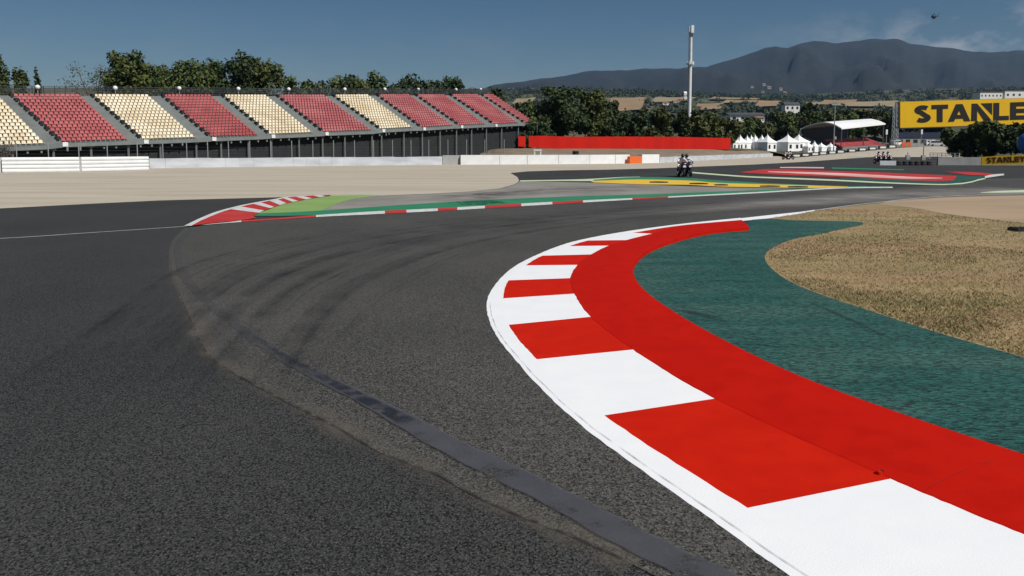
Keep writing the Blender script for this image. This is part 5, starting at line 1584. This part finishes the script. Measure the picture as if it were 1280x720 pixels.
def make_rider():
    J = {'pel': (0, .30, .92, .135), 'waist': (0, .22, 1.06, .125), 'chest': (0, .08, 1.24, .155), 'neck': (0, -.03, 1.38, .065), 'head': (0, -.09, 1.49, .085), 'crown': (0, -.11, 1.56, .07)}
    E_ = [('pel', 'waist'), ('waist', 'chest'), ('chest', 'neck'), ('neck', 'head'), ('head', 'crown')]
    for sd, sg in (('l', -1), ('r', 1)):
        J.update({'sh' + sd: (sg * .19, .03, 1.29, .074), 'el' + sd: (sg * .35, -.16, 1.08, .054), 'wr' + sd: (sg * .31, -.40, .955, .036), 'ha' + sd: (sg * .30, -.455, .945, .036),
                  'hp' + sd: (sg * .12, .28, .90, .10), 'kn' + sd: (sg * .27, -.10, .76, .075), 'sk' + sd: (sg * .23, .12, .56, .068), 'an' + sd: (sg * .19, .30, .42, .048), 'to' + sd: (sg * .21, .14, .365, .04)})
        E_ += [('chest', 'sh' + sd), ('sh' + sd, 'el' + sd), ('el' + sd, 'wr' + sd), ('wr' + sd, 'ha' + sd), ('pel', 'hp' + sd), ('hp' + sd, 'kn' + sd), ('kn' + sd, 'sk' + sd), ('sk' + sd, 'an' + sd), ('an' + sd, 'to' + sd)]
    keys = list(J)
    me = bpy.data.meshes.new('rider_skeleton')
    me.from_pydata([J[k][:3] for k in keys], [(keys.index(a), keys.index(b)) for a, b in E_], [])
    tmp = bpy.data.objects.new('rider_skeleton', me); C.objects.link(tmp)
    tmp.modifiers.new('skin', 'SKIN')
    for i, k in enumerate(keys):
        me.skin_vertices[0].data[i].radius = (J[k][3], J[k][3])
        me.skin_vertices[0].data[i].use_root = (k == 'pel')
    s_ = tmp.modifiers.new('sub', 'SUBSURF'); s_.levels = 2; s_.render_levels = 2
    dg = bpy.context.evaluated_depsgraph_get()
    bm_mesh = bpy.data.meshes.new_from_object(tmp.evaluated_get(dg))
    bpy.data.objects.remove(tmp)
    bm_mesh.materials.clear()
    for m in (M['leather'], M['leatherblack']): bm_mesh.materials.append(m)
    for p in bm_mesh.polygons:
        c = p.center
        p.use_smooth = True
        dark = c.z < .50 or (abs(c.x) > .26 and c.y < -.36) or (abs(c.x) > .25 and .98 < c.z < 1.10) or (c.z < .80 and abs(c.x) > .2 and c.y > .0)
        p.material_index = 1 if dark else 0
    o = bpy.data.objects.new('person', bm_mesh); C.objects.link(o)
    tag(o, 'rider', 'person', 'riders on the far track')
    mb = MB(); mb.ball((0, -.10, 1.52), (.125, .15, .145), 16, 12); h_ = mb.build('helmet', M['leatherblack'], o, shade=True)
    mb = MB(); mb.ball((0, -.155, 1.52), (.105, .105, .055), 14, 8); mb.build('visor', M['glass'], h_, shade=True)
    mb = MB(); mb.loft([[(-.12, .24, 1.20), (.12, .24, 1.20), (.10, .30, 1.10), (-.10, .30, 1.10)], [(-.08, .06, 1.44), (.08, .06, 1.44), (.08, .14, 1.38), (-.08, .14, 1.38)]]); mb.build('suit_hump', M['leather'], o)
    for sg in (-1, 1):      # gloved fingers closed round the grips
        mb = MB()
        for q in range(4):
            xx = sg * (.245 + q * .024)
            mb.tube([(xx, -.47, .965), (xx, -.505, .955), (xx, -.50, .925), (xx, -.47, .915)], [.011, .011, .010, .009], 6)
        mb.tube([(sg * .25, -.44, .93), (sg * .235, -.455, .905), (sg * .235, -.48, .905)], [.012, .011, .010], 6)
        mb.build('glove', M['leatherblack'], o)
    return o
bike0, rider0 = make_bike(), make_rider()
spots = [(850.8, 221.2, 4, .03, 'left of the two nearer motorcycles, upright on the far track', 'rider in white leathers on the left of the two nearer motorcycles'),
         (860.2, 220.7, -6, .05, 'right of the two nearer motorcycles, leaning on the far track', 'rider in white leathers on the right of the two nearer motorcycles'),
         (982.5, 199.6, 3, .5, 'left of the two tiny motorcycles near the pale tents', 'tiny rider on the left of the pair near the tents'),
         (987.5, 199.4, -3, .5, 'right of the two tiny motorcycles near the pale tents', 'tiny rider on the right of the pair near the tents'),
         (1096.6, 204.6, 3, .1, 'leftmost of three far motorcycles beside the dark tyre wall', 'leftmost of three far riders beside the dark tyre wall'),
         (1103.2, 204.6, 0, .05, 'middle of three far motorcycles beside the dark tyre wall', 'middle of three far riders beside the dark tyre wall'),
         (1109.6, 204.6, -3, .12, 'rightmost of three far motorcycles beside the dark tyre wall', 'rightmost of three far riders beside the dark tyre wall')]
bikes = []
for i, (x, y, lean, yaw, l1, l2) in enumerate(spots):
    b_ = bike0 if i == 0 else copy_tree(bike0)
    r_ = rider0 if i == 0 else copy_tree(rider0)
    p = G(x, y)
    for o_ in (b_, r_):
        o_.location = (p.x, p.y, .006); o_.rotation_euler = (0, R(lean), yaw); o_.scale = (.82, .82, .82)
    b_['label'] = 'dark racing motorcycle, ' + l1; r_['label'] = l2

# helicopter
YH = 620
p = A(1167.5, 21, YH)
hl = thing('helicopter', 'tiny dark helicopter hovering in the sky above the ridge', 'helicopter', tuple(p), R(35))
hl.scale = (1.35, 1.35, 1.35)
def ring_x(x, ry, rz_, z): return [(x, ry * math.cos(a), z + rz_ * math.sin(a)) for a in [2 * math.pi * i / 12 for i in range(12)]]
mb = MB(); mb.loft([ring_x(-1.9, .2, .2, -.1), ring_x(-1.4, .85, .85, 0), ring_x(-.4, 1.1, 1.15, .1), ring_x(.8, 1.0, 1.05, .2), ring_x(1.7, .45, .5, .45)]); mb.build('fuselage', M['navy'], hl, shade=True)
mb = MB(); mb.tube([(1.5, 0, .45), (4.6, 0, .75)], [.3, .12], 8); mb.box((4.6, 0, 1.1), (.5, .06, 1.2)); mb.build('tail_boom', M['navy'], hl)
mb = MB(); mb.tube([(0, 0, 1.1), (0, 0, 1.6)], .12, 8); mb.bar((-3.6, -1.8, 1.6), (3.6, 1.8, 1.6), .22, .05); mb.bar((1.8, -3.6, 1.62), (-1.8, 3.6, 1.62), .22, .05); mb.build('rotor', M['darksteel'], hl)
for sg in (-.8, .8):
    mb = MB(); mb.tube([(-1.5, sg, -1.35), (1.5, sg, -1.35)], .07, 6); mb.bar((-.6, sg, -1.35), (-.6, sg * .5, -.7), .06, .06); mb.bar((.7, sg, -1.35), (.7, sg * .5, -.6), .06, .06); mb.build('skid', M['darksteel'], hl)

# small details near the camera
sc_ = smooth([G(1158, 612, .05), G(1185, 598, .055), G(1212, 586, .062), G(1240, 577, .070)], 8)
tag(ribbon('paint_scratch', [p + Vector((0, 0, .006)) for p in sc_], .006, M['crack'], [.5] * len(sc_)), 'thin curved scratch across the red band of the kerb', None, None, 'structure')
p = G(1099, 590, .040)
bt = thing('anchor_bolt', 'small rusty anchor bolt in the red paint of the kerb', 'bolt', tuple(p))
mb = MB(); mb.tube([(0, 0, -.01), (0, 0, .004), (0, 0, .007)], [.016, .015, .010], 10); mb.build('head', M['red'], bt)
mb = MB(); mb.tube([(.016, .004, -.004), (.016, .004, .009)], .008, 6); mb.build('stud', M['black'], bt)
p = G(1283, 288.5, .01)
dr = thing('drain_box', 'small dark drain box lying in the dry grass at right', 'drain', tuple(p))
mb = MB(); mb.box((0, 0, .03), (.56, .34, .06)); mb.build('body', M['black'], dr)
mb = MB()
for i in range(6): mb.bar((-.24 + i * .096, -.15, .067), (-.24 + i * .096, .15, .067), .03, .012)
mb.build('grate', M['darksteel'], dr)

# ================================================================== HAZE
mb = MB()
X, Yn, Yf, Zt = 5800, -380, 7300, 760
mb.hexa([(-X, Yn, -8), (X, Yn, -8), (X, Yf, -8), (-X, Yf, -8)], [(-X, Yn, Zt), (X, Yn, Zt), (X, Yf, Zt), (-X, Yf, Zt)])
hm = bpy.data.materials.new('pale air'); hm.use_nodes = True
n = hm.node_tree.nodes; n.clear()
ho = n.new('ShaderNodeOutputMaterial'); hv = n.new('ShaderNodeVolumePrincipled')
hv.inputs['Color'].default_value = (.33, .60, 1.0, 1)
hv.inputs['Density'].default_value = .000036
hv.inputs['Anisotropy'].default_value = 0.1
hm.node_tree.links.new(hv.outputs[0], ho.inputs['Volume'])
hz = mb.build('haze', hm)
tag(hz, 'thin bluish haze over the far hills', 'haze', None, 'stuff')
